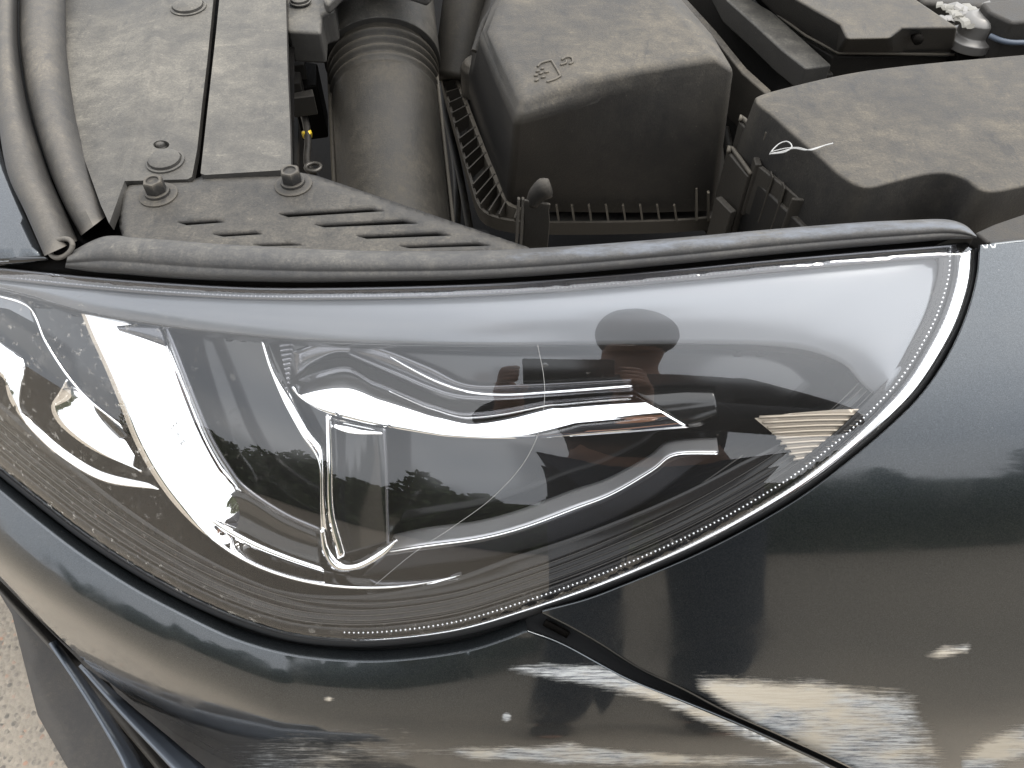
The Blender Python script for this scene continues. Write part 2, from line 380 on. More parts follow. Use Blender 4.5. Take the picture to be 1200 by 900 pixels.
# ------------------------------------------------------------------ bookkeeping
def empty(name, loc=(0, 0, 0)):
    o = bpy.data.objects.new(name, None); COL.objects.link(o); o.location = loc; o.empty_display_size = .1; return o
def tag(o, label=None, cat_=None, group=None, kind=None):
    for k, v in (('label', label), ('category', cat_), ('group', group), ('kind', kind)):
        if v: o[k] = v
    return o
def copy_of(o, parent=None):
    c = o.copy(); COL.objects.link(c); c.parent = parent if parent else o.parent; return c
# ================================================================== GROUND
def build_ground():
    m, n, b, out = newmat('exposed_aggregate_concrete')
    t = nd(n, 'ShaderNodeTexCoord')
    v = nd(n, 'ShaderNodeTexVoronoi'); v.inputs['Scale'].default_value = 150; v.inputs['Randomness'].default_value = 1; n.links.new(t.outputs['Object'], v.inputs['Vector'])
    v2 = nd(n, 'ShaderNodeTexVoronoi'); v2.inputs['Scale'].default_value = 420; n.links.new(t.outputs['Object'], v2.inputs['Vector'])
    sep = nd(n, 'ShaderNodeSeparateColor'); n.links.new(v.outputs['Color'], sep.inputs[0])
    stone = mixc(n, sep.outputs[0], (.17, .145, .115), (.34, .285, .215)); stone = mixc(n, ramp(n, sep.outputs[1], .93, .97), stone, (.34, .20, .13)); stone = mixc(n, ramp(n, sep.outputs[2], .8, .9), stone, (.12, .105, .085))
    ed = math2(n, 'MAXIMUM', ramp(n, v.outputs['Distance'], .38, .6, 0, .9), ramp(n, noise(n, 55, 4, .6), .46, .56, 0, .85))
    c = mixc(n, ed, stone, (.27, .23, .175)); c = mixc(n, ramp(n, v2.outputs['Distance'], .1, .3, .35, 0), c, (.10, .09, .075))
    c = mixc(n, ramp(n, noise(n, 3, 5), .4, .7, 0, .45), c, (.20, .17, .135))
    n.links.new(c, b.inputs['Base Color']); b.inputs['Roughness'].default_value = .85
    bump(n, b, math2(n, 'SUBTRACT', 1.0, v.outputs['Distance']), .55, .003)
    mb = MB(); mb.grid(np.array([[(x, y, 0) for x in (-120, -4, 4, 120)] for y in (-120, -4, 4, 120)], float))
    tag(mb.build('ground', m, None, False), kind='structure')
build_ground()
# ================================================================== CAR
car = empty('car', (0.2, .9, 0)); tag(car, 'dark grey car with raised bonnet, scraped front corner and open engine bay', 'car')
OFFC = Vector(car.location)
def adopt(o):
    """keep world position when the car's empty sits elsewhere"""
    o.matrix_parent_inverse = Matrix.Translation(-OFFC)
# ---- outlines measured on the place (photo pixels); L_ = lens
L_TOP = [(-140, 305), (-60, 309), (0, 313), (100, 323), (200, 331), (300, 336), (400, 336), (500, 334), (600, 330), (700, 323), (800, 314), (900, 304), (1000, 295), (1100, 287), (1132, 284)]
L_RIGHT = [(1132, 284), (1143, 291), (1140, 330), (1126, 375), (1105, 415), (1076, 458), (1042, 493), (1000, 529), (950, 567), (900, 598), (840, 630), (780, 658), (700, 690), (620, 717), (540, 740), (460, 751), (400, 752), (340, 745), (280, 727), (220, 701), (160, 668), (100, 629), (50, 591), (0, 551), (-60, 500), (-140, 430)]
l_top = cat(L_TOP, 120); l_right = cat(L_RIGHT[1:], 220); LENS = np.vstack([l_top, l_right])
hl = None
def S(off): return lambda uv: onbody(uv, off)
# housing (dark bowl under the lens) is the part that carries the headlight's pieces
housing = sheet('headlight', LENS, 14, M['smoke'], car, S(.085)); adopt(housing)
tag(housing, 'clear wraparound headlight with chrome blades and dusty lens')
# side wall of the housing
mbw = MB(); wall_out = np.vstack([l_top, l_right])
mbw.grid(np.array([onbody(wall_out, o) for o in (.004, .03, .0875)]), False, True); mbw.build('housing_wall', M['gasket'], housing)
# lens with a crowned, turned down border
def lens_surf(uv):
    d = np.maximum(0, sdist(uv, LENS[::3])); r = np.clip(1 - d / 9.0, 0, 1); return onbody(uv, .006 * (1 - np.sqrt(np.maximum(0, 1 - r * r))) * 1.0)
def lens_dirt(uv):
    a = np.clip((330 - uv[:, 0]) / 330, 0, 1) * np.clip((uv[:, 1] - 330) / 60, 0, 1)
    b = np.clip(1 - sdist(uv, LENS[::4]) / 26, 0, 1) * (uv[:, 1] > 450) * .6
    jl = np.array([(95, 365), (122, 420), (150, 490), (176, 548)]); c = np.zeros(len(uv))
    for q in lin(jl, 4, False): c = np.maximum(c, np.clip(1 - np.linalg.norm(uv - q, axis=1) / 11, 0, 1))
    return np.clip(a * .55 + b + c * 1.3, 0, 1.4)
lens = sheet('lens', LENS, 7, M['lens'], housing, lens_surf, fields={'dirt': lens_dirt})
# rim trims that follow the border
path = np.vstack([l_right[:-1]])
def width_rim(P):  # wide at the upper right, narrow along the bottom
    x = P[:, 0]; return np.interp(x, [-140, 300, 600, 850, 1000, 1090, 1150], [3, 4, 7, 11, 15, 20, 24])
inn = offs(path, -width_rim(path)); inn2 = offs(path, -width_rim(path) - 3)
test = inside(inn[60:62], LENS)
sg = -1 if test.all() else 1
def inset(P, d): return offs(P, sg * np.asarray(d))
wr = width_rim(path)
ribbon('rim_trim', inset(path, 1.5), inset(path, wr), .006, .011, M['chrome'], housing, 260, 4, -.0015, .001)
x0 = path[:, 0]
ribbon('rim_channel', inset(path, wr + .5), inset(path, wr + np.interp(x0, [0, 900, 1100], [10, 12, 18])), .012, .012, M['grey_trim'] if False else M['smoke'], housing, 260, 3, .001, .001)
for k, (da, db) in enumerate([(14, 15.2), (19, 20), (25, 25.8), (31, 31.8), (38, 38.6)]):
    ribbon('fine_line', inset(path, wr + da), inset(path, wr + db), .014 + .002 * k, .013 + .002 * k, M['line'], housing, 260, 1, 0, .0006)
ribbon('bezel_step', inset(path, wr + 14), inset(path, wr + np.interp(x0, [-100, 300, 620, 900, 1100], [60, 44, 60, 52, 26])), .016, .026, M['smoke'], housing, 260, 8, .002, .001)
# beads of the light guide along the border
def beads(P, r, off, name, gap):
    s = np.r_[0, np.cumsum(np.linalg.norm(np.diff(P, axis=0), axis=1))]; q = np.arange(0, s[-1], gap)
    Q = np.stack([np.interp(q, s, P[:, 0]), np.interp(q, s, P[:, 1])], 1); C = onbody(Q, off); mb = MB()
    oct_ = np.array([(1, 0, 0), (-1, 0, 0), (0, 1, 0), (0, -1, 0), (0, 0, 1), (0, 0, -1)]) * r
    for c in C: mb.add(oct_ + c, [(0, 2, 4), (2, 1, 4), (1, 3, 4), (3, 0, 4), (2, 0, 5), (1, 2, 5), (3, 1, 5), (0, 3, 5)])
    o = mb.build(name, M['bead'], housing); tag(o, kind='stuff')
bp = inset(path, wr + 6); keep = (bp[:, 0] > 395)
beads(bp[keep], .0009, .0095, 'bead_row', 5.5)
tp = l_top[(l_top[:, 0] > 20)]
beads(np.stack([tp[:, 0], tp[:, 1] + 11], 1)[:-2], .0005, .0095, 'bead_row', 5.0)
ribbon('top_channel', np.stack([l_top[:, 0], l_top[:, 1] + 1.5], 1)[:-1], np.stack([l_top[:, 0], l_top[:, 1] + 15], 1)[:-1], .008, .012, M['grey_trim'], housing, 120, 4, .001)
# upper silver bezel
low_line = cat([(-140, 318), (0, 338), (100, 366), (190, 381), (270, 391), (380, 400), (560, 405), (700, 404), (830, 403), (930, 408), (985, 425), (1010, 450), (1030, 468)], 120)
up_line = cat([(-140, 314), (0, 329), (100, 339), (200, 347), (400, 352), (600, 346), (800, 330), (1000, 311), (1088, 303), (1102, 312), (1099, 340), (1090, 375), (1055, 440)], 120)
ribbon('upper_bezel', up_line, low_line, .014, .016, M['satin'], housing, 120, 14, -.003)
ribbon('upper_bezel_return', low_line, low_line + np.array([2, 7.0]), .016, .040, M['smoke'], housing, 120, 3)
# backing panels (gloss black) : left field, centre field, right field
sheet('inner_panel', [(-130, 322), (-20, 335), (96, 366), (125, 430), (160, 510), (190, 565), (230, 612), (150, 640), (90, 600), (0, 530), (-60, 480), (-140, 410)], 9, M['smoke'], housing, S(.058))
def pan_mid(uv):
    t = np.clip((uv[:, 1] - 380) / 250, 0, 1); return onbody(uv, .060 - .008 * t ** 2)
sheet('inner_panel', [(188, 382), (312, 396), (345, 470), (392, 560), (392, 668), (330, 640), (270, 600), (215, 500)], 8, M['gloss_black'], housing, pan_mid)
def pan_right(uv):
    t = np.clip((uv[:, 1] - 400) / 200, 0, 1); return onbody(uv, .072 + .003 * np.sin(uv[:, 0] / 90.0) - .006 * t)
sheet('inner_panel', [(306, 396), (560, 404), (830, 403), (985, 425), (1040, 480), (960, 560), (840, 620), (700, 665), (560, 690), (420, 690), (392, 650), (390, 540)], 9, M['gloss_black'], housing, pan_right)
# the large J-shaped blade
J_OUT = [(94, 364), (104, 390), (120, 425), (138, 468), (155, 512), (176, 552), (205, 592), (240, 626), (285, 655), (335, 675), (390, 686), (450, 688), (500, 683), (541, 674)]
J_IN = [(190, 379), (196, 400), (207, 430), (222, 470), (238, 512), (262, 553), (240, 600), (262, 628), (300, 648), (345, 665), (392, 676), (450, 680), (500, 678), (541, 673)]
J_IN = [(190, 379), (198, 402), (210, 434), (226, 475), (243, 515), (262, 548), (283, 575), (298, 628), (320, 646), (352, 660), (400, 673), (450, 679), (500, 678), (541, 673)]
ribbon('chrome_blade', J_OUT, J_IN, [.026, .026, .024, .022, .022, .026], [.038, .042, .044, .046, .036, .028], M['chrome'], housing, 90, 10, -.001, .0025)
ribbon('blade_edge', [(190, 379), (198, 402), (210, 434), (226, 475), (243, 515), (262, 548), (284, 576), (330, 606), (374, 626)], [(193, 380), (202, 402), (214, 434), (230, 475), (247, 514), (266, 546), (287, 572), (332, 602), (377, 622)], .034, .028, M['grey_trim'], housing, 60, 2, 0, .002)
ribbon('blade_pocket', [(240, 602), (262, 585), (284, 578), (330, 607), (372, 626)], [(246, 604), (270, 622), (300, 638), (340, 654), (376, 664)], .040, .034, M['gloss_black'], housing, 50, 6, .004)
ribbon('blade_rim', [(236, 598), (268, 618), (302, 636), (342, 652), (378, 664)], [(240, 606), (266, 626), (300, 644), (342, 660), (380, 672)], .031, .030, M['chrome'], housing, 50, 3, -.001)
ribbon('blade_top_patch', [(136, 382), (160, 380), (186, 379)], [(140, 388), (166, 396), (194, 406)], .029, .030, M['grey_trim'], housing, 30, 4, -.002)
# nose side of the lamp
ribbon('nose_blade', [(-140, 300), (-60, 345), (0, 398), (25, 418), (30, 440), (22, 462), (40, 492), (75, 525), (120, 552), (178, 566)], [(-140, 345), (-60, 395), (0, 440), (6, 450), (10, 466), (18, 480), (40, 508), (76, 540), (124, 566), (186, 574)], [.038, .037, .035, .031, .028, .027], .024, M['chrome'], housing, 80, 6, -.0005)
ribbon('nose_line', [(-140, 300), (-60, 320), (-10, 340), (34, 353), (52, 392), (76, 432), (104, 464), (142, 494)], [(-140, 302), (-60, 322), (-10, 344), (36, 362), (55, 400), (80, 439), (107, 470), (144, 501)], .030, .026, M['chrome'], housing, 60, 2, -.0005)
ribbon('nose_pocket', [(80, 446), (68, 462), (60, 478), (72, 500), (110, 528), (166, 552)], [(82, 446), (100, 464), (118, 482), (138, 500), (152, 520), (170, 550)], .026, [.034, .038, .040, .038, .032], M['chrome'], housing, 50, 8, -.0005)
ribbon('nose_pocket_recess', [(108, 471), (112, 482), (124, 498), (140, 514)], [(110, 471), (124, 484), (138, 498), (150, 512)], .035, .034, M['gloss_black'], housing, 24, 3)
sheet('nose_reflector', [(-60, 340), (0, 347), (34, 354), (36, 368), (40, 378), (10, 362), (-60, 352)], 6, M['satin'], housing, S(.033))
# centre strut, comb and projector
ribbon('centre_strut', [(307, 398), (316, 430), (332, 470), (352, 508), (374, 545), (376, 600), (378, 640), (392, 668)], [(313, 398), (323, 428), (342, 466), (364, 505), (381, 530), (384, 590), (390, 640), (404, 664)], .025, .030, M['chrome'], housing, 60, 4, -.0005, .002)
for k in range(12):
    v = 401 + k * 5.6; ribbon('comb_fin', [(326 + k * 1.2, v + 1), (344 - k * .8, v - 1)], [(327 + k * 1.2, v + 3.6), (343 - k * .8, v + 1.6)], .032, .029, M['grey_trim'], housing, 3, 1, 0, .002)
P_UP = [(341, 447), (352, 434), (372, 423), (408, 416), (440, 430), (470, 443), (500, 456), (535, 467), (580, 469), (640, 465), (700, 461), (742, 459)]
P_LO = [(345, 452), (352, 466), (378, 482), (420, 494), (450, 500), (480, 505), (505, 509), (530, 512), (580, 514), (640, 513), (720, 508), (808, 501)]
ribbon('projector_blade', P_UP, P_LO, [.056, .060, .060, .052, .050], [.034, .034, .036, .040, .040], M['chrome'], housing, 90, 12, -.004, .002)
ribbon('projector_edge', [(408, 414), (440, 427), (470, 439), (500, 452), (535, 463), (580, 465), (640, 461), (742, 456)], P_UP[3:], .046, .048, M['grey_trim'], housing, 80, 2, 0, .002)
ribbon('upper_wing', [(456, 414), (480, 428), (512, 444), (548, 456), (590, 460), (650, 456), (740, 449)], [(458, 418), (482, 432), (514, 448), (550, 459), (592, 462), (650, 459), (742, 452)], .044, .042, M['chrome'], housing, 60, 2, 0, .001)
ribbon('wing_shade', [(344, 412), (380, 404), (440, 408), (500, 430), (548, 452), (620, 452), (740, 446)], [(346, 440), (372, 421), (408, 413), (470, 438), (535, 462), (640, 461), (740, 456)], .040, .048, M['grey_trim'], housing, 60, 5, .002)
ribbon('blade_tip', [(742, 457), (770, 455), (800, 453), (838, 452)], [(808, 501), (818, 500), (828, 496), (842, 488)], .047, .042, M['gloss_black'], housing, 20, 6, -.003)
# clear light guide block
gb = [(386, 488), (450, 503), (455, 640), (402, 660)]
ribbon('guide_face', [(388, 489), (390, 540), (392, 600), (404, 652)], [(449, 503), (452, 550), (453, 600), (454, 636)], .030, .030, M['gloss_black'], housing, 40, 8, .006)
ribbon('guide_edge', [(382, 486), (383, 540), (384, 600), (396, 655)], [(389, 488), (391, 540), (393, 600), (406, 650)], .026, .028, M['chrome'], housing, 40, 3, -.001)
ribbon('guide_edge', [(448, 502), (451, 550), (452, 600), (453, 638)], [(453, 503), (455, 550), (456, 600), (457, 638)], .027, .029, M['grey_trim'], housing, 40, 2, -.001)
ribbon('guide_top', [(386, 486), (410, 492), (449, 501)], [(389, 500), (412, 508), (450, 508)], .038, .030, M['chrome'], housing, 20, 3, -.001)
ribbon('strut_foot', [(374, 622), (378, 648), (392, 668), (420, 668), (450, 652), (466, 634)], [(384, 620), (390, 642), (402, 656), (420, 656), (446, 640), (462, 630)], .024, .030, M['chrome'], housing, 40, 5, -.003)
# lower wing
W1 = [(462, 632), (500, 624), (560, 616), (612, 602), (670, 580), (712, 566), (760, 540), (785, 522), (840, 519)]
W2 = [(452, 645), (500, 638), (560, 630), (612, 617), (672, 595), (716, 578), (764, 550), (790, 532), (842, 530)]
W3 = [(424, 676), (500, 664), (570, 656), (640, 640), (700, 618), (750, 594), (790, 566), (815, 546), (842, 532)]
ribbon('lower_wing', np.array(W1) - [0, 6], W2, .054, .034, M['frost'], housing, 80, 5, -.001)
ribbon('wing_line', W2, np.array(W2) + [1, 3.4], .034, .033, M['chrome'], housing, 80, 2, -.0006)
ribbon('wing_skirt', np.array(W2) + [1, 3.0], W3, .036, .046, M['grey_trim'], housing, 80, 6, .001)
for k in range(9):
    t = k / 9.0; a = np.array([(430, 690 + 3*k), (560, 678 + 5*k), (690, 636 + 8*k), (790, 585 + 8*k), (870 + 8*k, 532 + 7*k)], float)
    ribbon('flute', a, a + [0, 1.6 + (k % 3)], .034 - .001 * k, .031 - .001 * k, M['grey_trim'] if k % 3 == 1 else M['line'], housing, 70, 2, 0, .0008)
# ribbed plate added in the outer corner; its tan is a painted-in reflection
m_rib, _n, _b, _o = newmat('tan_reflection'); _b.inputs['Base Color'].default_value = (.30, .26, .21, 1); _b.inputs['Roughness'].default_value = .38; _b.inputs['Metallic'].default_value = .3
sheet('side_reflection_plate', [(884, 490), (930, 484), (980, 480), (1046, 478), (1030, 500), (985, 535), (948, 560), (940, 545), (920, 520)], 6, m_rib, housing, S(.0145))
for k in range(12):
    y = 486 + k * 6.2; xa = 890 + k * 5; xb = 1044 - k * 9.0
    ribbon('reflection_rib', [(xa, y + 1), ((xa + xb) / 2, y - 2), (xb, y - 2)], [(xa, y + 3.4), ((xa + xb) / 2, y + .4), (xb, y + .4)], .0138, .0128, m_rib, housing, 12, 1, 0, .0015)
# hairline scratch on the lens, and a small chip mark
mb = MB(); sc_ = onbody(cat([(630, 404), (637, 440), (638, 470), (632, 505), (612, 545), (575, 585), (530, 618), (485, 648), (440, 685)], 60), -.0004)
sweep(mb, sc_, circ(.00013, 5), (0, -.7, .7)); mb.build('lens_scratch', M['thread'], housing)
# rubber gasket around the lens
gas_out = inset(path, -6.0)
ribbon('gasket', inset(path, 1.0), gas_out, .005, .012, M['gasket'], housing, 260, 4, -.002)
# floor of the shut lines, so no daylight shows through the gaps
ribbon('gap_floor', inset(path, -3.0), inset(path, -26.0), .022, .026, M['gasket'], housing, 200, 2)
# ================================================================== BUMPER
B_TOP = [(-150, 452), (-60, 519), (0, 562), (50, 602), (100, 640), (160, 679), (220, 711), (280, 739), (340, 756), (400, 763), (460, 763), (540, 753), (590, 738), (616, 727)]
B_RIGHT = [(616, 735), (660, 757), (735, 797), (800, 823), (870, 852), (960, 893), (1010, 920), (1060, 960)]
B_BOT = [(300, 960), (272, 918), (235, 884), (190, 848), (140, 809), (100, 776), (55, 732), (20, 693), (0, 672), (-60, 610), (-150, 530)]
b_top = cat(B_TOP, 110) - np.array([0, 2.5]); b_main = offs(b_top, 15.0); 
if b_main[60, 1] < b_top[60, 1]: b_main = offs(b_top, -15.0)
b_main[-1] = (618, 741)
BUMP = np.vstack([b_main, B_RIGHT[1:], B_BOT])
SCR = [([(598, 783), (640, 779), (700, 781), (745, 787), (775, 803), (850, 834), (930, 868), (1000, 898), (1040, 925), (985, 912), (900, 874), (860, 860), (800, 834), (720, 806), (650, 795)], 7),
       ([(490, 880), (560, 877), (640, 873), (668, 870), (690, 877), (800, 883), (900, 888), (960, 892), (860, 897), (700, 896), (560, 890)], 5),
       ([(588, 838), (594, 835), (599, 839), (597, 845), (590, 845)], 2), ([(378, 817), (386, 815), (391, 819), (384, 822)], 2),
       ([(280, 900), (420, 872), (470, 876), (380, 900)], 40)]
SCF = [([(815, 794), (870, 795), (940, 799), (1010, 805), (1070, 809), (1086, 818), (1084, 830), (1100, 850), (1112, 880), (1118, 920), (1050, 925), (990, 903), (940, 878), (900, 858), (850, 828), (822, 806)], 9),
       ([(1210, 846), (1175, 858), (1150, 872), (1128, 890), (1112, 915), (1160, 915), (1175, 895), (1210, 880)], 12),
       ([(1084, 768), (1105, 759), (1134, 757), (1132, 763), (1100, 772)], 5)]
def scrape(L, fade=None):
    def f(uv):
        r = np.zeros(len(uv))
        for poly, soft in L:
            P = np.array(poly, float); lo = P.min(0) - 20; hi = P.max(0) + 20
            k = np.all((uv > lo) & (uv < hi), axis=1)
            if k.any(): r[k] = np.maximum(r[k], np.clip(.42 + sdist(uv[k], P) / soft * .26, 0, .92))
        if fade: r = r * np.where((uv[:, 0] < 1125) & (uv[:, 1] > 785), np.interp(uv[:, 0], fade, [1, .40]), 1)
        return r
    return f
def bump_surf(uv):
    top = np.interp(uv[:, 0], [-150, -60, 0, 100, 200, 340, 480, 616, 700], [450, 520, 565, 650, 708, 770, 776, 745, 745])
    crease = np.interp(uv[:, 0], [-150, 0, 60, 200, 330, 480, 640, 800], [540, 655, 702, 790, 846, 872, 900, 925])
    A_ = .0175 * np.clip((700 - uv[:, 0]) / 380, 0, 1); t = (uv[:, 1] - top) / (crease - top)
    up = np.clip(t, 0, None); k = .10; soft = np.where(True, -k * np.logaddexp(0, (1 - up) / k) + 1, 0)     # rises to 1 at the crease, then levels
    back = k * np.logaddexp(0, (up - 1) / k)
    return onbody(uv, -A_ * (np.clip(soft, 0, 1) - .75 * np.clip(back, 0, 1.2)))
bumper = sheet('front_bumper', BUMP, 5, M['paint_b'], car, bump_surf, fields={'scrape': scrape(SCR)}); adopt(bumper)
tag(bumper, 'dark grey painted bumper corner with white scrape marks')
def roll(name, base, outdir, r_px, r_m, mat, parent, n, surf=onbody, drop=.012, flat=False):
    rows = []
    for k in range(9):
        a = k / 8 * math.pi / 2; rows.append(surf(base + outdir * (r_px * (k / 8 if flat else math.sin(a))), r_m * ((k / 8) ** 1.12 if flat else 1 - math.cos(a))))
    rows.append(surf(base + outdir * r_px, r_m + drop)); mb = MB().grid(np.array(rows)); me = bpy.data.meshes.new(name)
    me.from_pydata([tuple(p) for p in mb.v[0]], [], mb.f); face_cam(me); return link(name, me, mat, parent, True)
def odir(P, toward):
    T = np.gradient(P, axis=0); T /= np.linalg.norm(T, axis=1)[:, None] + 1e-9; N = np.stack([T[:, 1], -T[:, 0]], 1)
    s = np.sign(np.sum(N * (np.asarray(toward) - P), axis=1)); s[s == 0] = 1; return N * (1 if s.sum() > 0 else -1)
roll('bumper_edge', b_main, odir(b_main, (500, 400)), 15, .0108, M['paint_b'], bumper, 110, flat=True)
b_r = cat([(618, 741)] + B_RIGHT[1:], 80); roll('bumper_edge', b_r, odir(b_r, (900, 600)), 4, .004, M['paint_b'], bumper, 80)
b_b = cat(B_BOT[::-1], 80); roll('bumper_lip', b_b, odir(b_b, (0, 900)), 3, .004, M['paint_b'], bumper, 80, drop=.02)
# channel between bumper and fender
ch = cat([(612, 722), (690, 762), (760, 800), (850, 840), (940, 880), (1040, 935)], 60)
ribbon('shut_line_channel', offs(ch, 22), offs(ch, -22), .014, .014, M['gasket'], bumper, 60, 4, .003)
ribbon('shut_line_slot', [(640, 727), (668, 742)], [(636, 733), (664, 748)], .011, .011, M['bay'], bumper, 8, 2)
# ================================================================== FENDER
F_L = [(636, 717), (668, 733), (705, 754), (750, 782), (800, 806), (850, 832), (920, 863), (1000, 900), (1060, 935)]
F_T = [(1210, 283), (1330, 276)]
f_up = cat([(636, 717), (700, 701), (780, 670), (840, 643), (900, 611), (950, 580), (1000, 542), (1046, 503), (1082, 467), (1112, 424), (1134, 378), (1148, 330), (1152, 289)], 150)
f_up = f_up + np.array([-2.4, -2.0]) * np.clip(np.arange(150) / 20, 0, 1)[:, None]
FEND = np.vstack([f_up, F_T, [(1330, 960), (1100, 960)], F_L[::-1][:-1]])
def fend_surf(uv):
    # shallow dent round the rubbed patch
    r = np.sqrt(((uv[:, 0] - 985) / 150) ** 2 + ((uv[:, 1] - 850) / 70) ** 2)
    dent = .007 * np.exp(-r ** 2 * 1.3)
    return onbody(uv, dent)
fender = sheet('fender', FEND, 4.5, M['paint'], car, fend_surf, fields={'scrape': scrape(SCF, (985, 1105))}); adopt(fender)
tag(fender, 'dark grey fender, dented and rubbed down to primer by the shut line')
roll('fender_edge', f_up, odir(f_up, (600, 500)), 2.5, .003, M['paint'], fender, 100)
f_t = cat([(1160, 286), (1210, 281), (1330, 274)], 30); ribbon('fender_flange', f_t, f_t + np.array([0, -5.0]), 0, .03, M['paint'], fender, 30, 4)
f_l = cat(F_L, 80); roll('fender_edge', f_l, odir(f_l, (500, 900)), 3, .003, M['paint'], fender, 80)
# black plastic corner piece behind the fender top
o = prism('corner_trim', [(1143, 272), (1165, 262), (1200, 250), (1300, 238), (1320, 262), (1210, 281), (1160, 286)], .790, .03, M['black_plastic'], car, 0, .002); adopt(o)
# ================================================================== SPLITTER AND LOWER STRIPS
def onsplit(uv, off=0.0):
    uv = np.asarray(uv, float); return onz(uv, .26 + np.asarray(off) + 0 * uv[:, 0])
sp = sheet('splitter', [(-160, 560), (-60, 640), (-4, 690), (14, 720), (34, 800), (44, 838), (82, 905), (120, 975), (230, 1120), (620, 1120), (300, 880), (150, 760), (40, 700), (-50, 600), (-150, 520)], 16, M['splitter'], car, lambda uv: onz(uv, .26), solid=.004); adopt(sp)
tag(sp, 'matt black splitter plate under the bumper')
m_strip = simple('strip_paint', (.075, .085, .10), .35, .3, .5)
ribbon('lower_strip', [(-10, 680), (40, 735), (100, 800), (160, 868), (205, 925), (330, 1100)], [(-4, 676), (52, 733), (118, 800), (178, 866), (225, 925), (360, 1100)], .02, .0, M['splitter'], sp, 50, 3, 0, .003, lambda uv, off: onz(uv, .31 + off))
ribbon('lower_strip', [(60, 752), (100, 812), (140, 880), (165, 930), (270, 1100)], [(66, 750), (112, 812), (158, 878), (188, 930), (300, 1100)], .02, .0, m_strip, sp, 50, 3, 0, .003, lambda uv, off: onz(uv, .33 + off))
ribbon('lower_strip', [(95, 778), (140, 830), (190, 884), (235, 935), (370, 1100)], [(112, 790), (160, 832), (215, 878), (270, 930), (410, 1100)], .02, .0, m_strip, sp, 50, 3, 0, .003, lambda uv, off: onz(uv, .36 + off))
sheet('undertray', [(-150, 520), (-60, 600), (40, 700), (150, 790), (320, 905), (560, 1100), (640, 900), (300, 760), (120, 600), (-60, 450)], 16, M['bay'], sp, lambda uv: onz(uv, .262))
sheet('lower_strip', [(100, 785), (128, 800), (205, 905), (165, 905)], 10, M['bay'], sp, lambda uv: onz(uv, .30))
# ================================================================== HOOD SEALS AND COVERS
def tube_along(name, px, z, r, mat, parent, ry=None, n=50, seg=16, scale=None):
    C = cat(px, n); z = np.interp(np.linspace(0, 1, n), np.linspace(0, 1, len(np.atleast_1d(z))), np.atleast_1d(z))
    mb = MB(); sweep(mb, onz(C, z), circ(r, seg, ry), (0, 0, 1), True, scale); return mb.build(name, mat, parent, True, angle=50)
# main rubber seal over the headlight
S_TOP = [(80, 297), (110, 281), (134, 276), (200, 281), (260, 286), (350, 291), (440, 294), (540, 294), (620, 291), (700, 286), (800, 278), (900, 269), (1000, 261), (1060, 258), (1108, 257), (1132, 264), (1144, 276)]
S_BOT = [(76, 314), (110, 319), (150, 322), (200, 326), (260, 329), (350, 331), (440, 330), (540, 328), (620, 324), (700, 318), (800, 309), (900, 299), (1000, 290), (1060, 285), (1108, 281), (1132, 280), (1145, 279)]
A = cat(S_TOP, 140); B = cat(S_BOT, 140)
prof = [(0, .016), (.0, .004), (.05, -.001), (.15, -.0045), (.32, -.0075), (.48, -.0078), (.62, -.0066), (.67, -.0052), (.71, -.0058), (.85, -.0052), (.96, -.003), (1.0, .003), (1.0, .014)]
rows = [onbody(A * (1 - t) + B * t, o - .002) for t, o in prof]
def rubber_seal():
    m = plastic('worn_seal_rubber', (.030, .030, .031), (.125, .115, .098), .9, 26)
    n = m.node_tree; b = [x for x in n.nodes if x.type == 'BSDF_PRINCIPLED'][0]
    src = b.inputs['Base Color'].links[0].from_socket; at = nd(n, 'ShaderNodeAttribute', attribute_name='worn')
    w_ = ramp(n, math2(n, 'ADD', at.outputs['Fac'], math2(n, 'MULTIPLY', math2(n, 'SUBTRACT', noise(n, 90, 9, .75, stretch=(.4, 1, 1)), .5), 1.6)), .36, .75)
    c = mixc(n, math2(n, 'MULTIPLY', w_, .8), src, (.120, .128, .142)); n.links.new(c, b.inputs['Base Color']); return m
mbs = MB().grid(np.array(rows)); me = bpy.data.meshes.new('headlight_seal'); me.from_pydata([tuple(p) for p in mbs.v[0]], [], mbs.f); face_cam(me)
wv = me.attributes.new('worn', 'FLOAT', 'POINT'); uu = np.tile(A[:, 0], len(prof)); tt = np.repeat([p[0] for p in prof], 140)
wv.data.foreach_set('value', (np.clip((uu - 480) / 250, 0, 1) * np.clip(1 - np.abs(tt - .22) / .45, 0, 1) * .75).astype(np.float32))
seal = link('headlight_seal', me, rubber_seal(), car, True, 0, 0, 2, None, 1); adopt(seal); tag(seal, 'long worn rubber seal above the headlight')
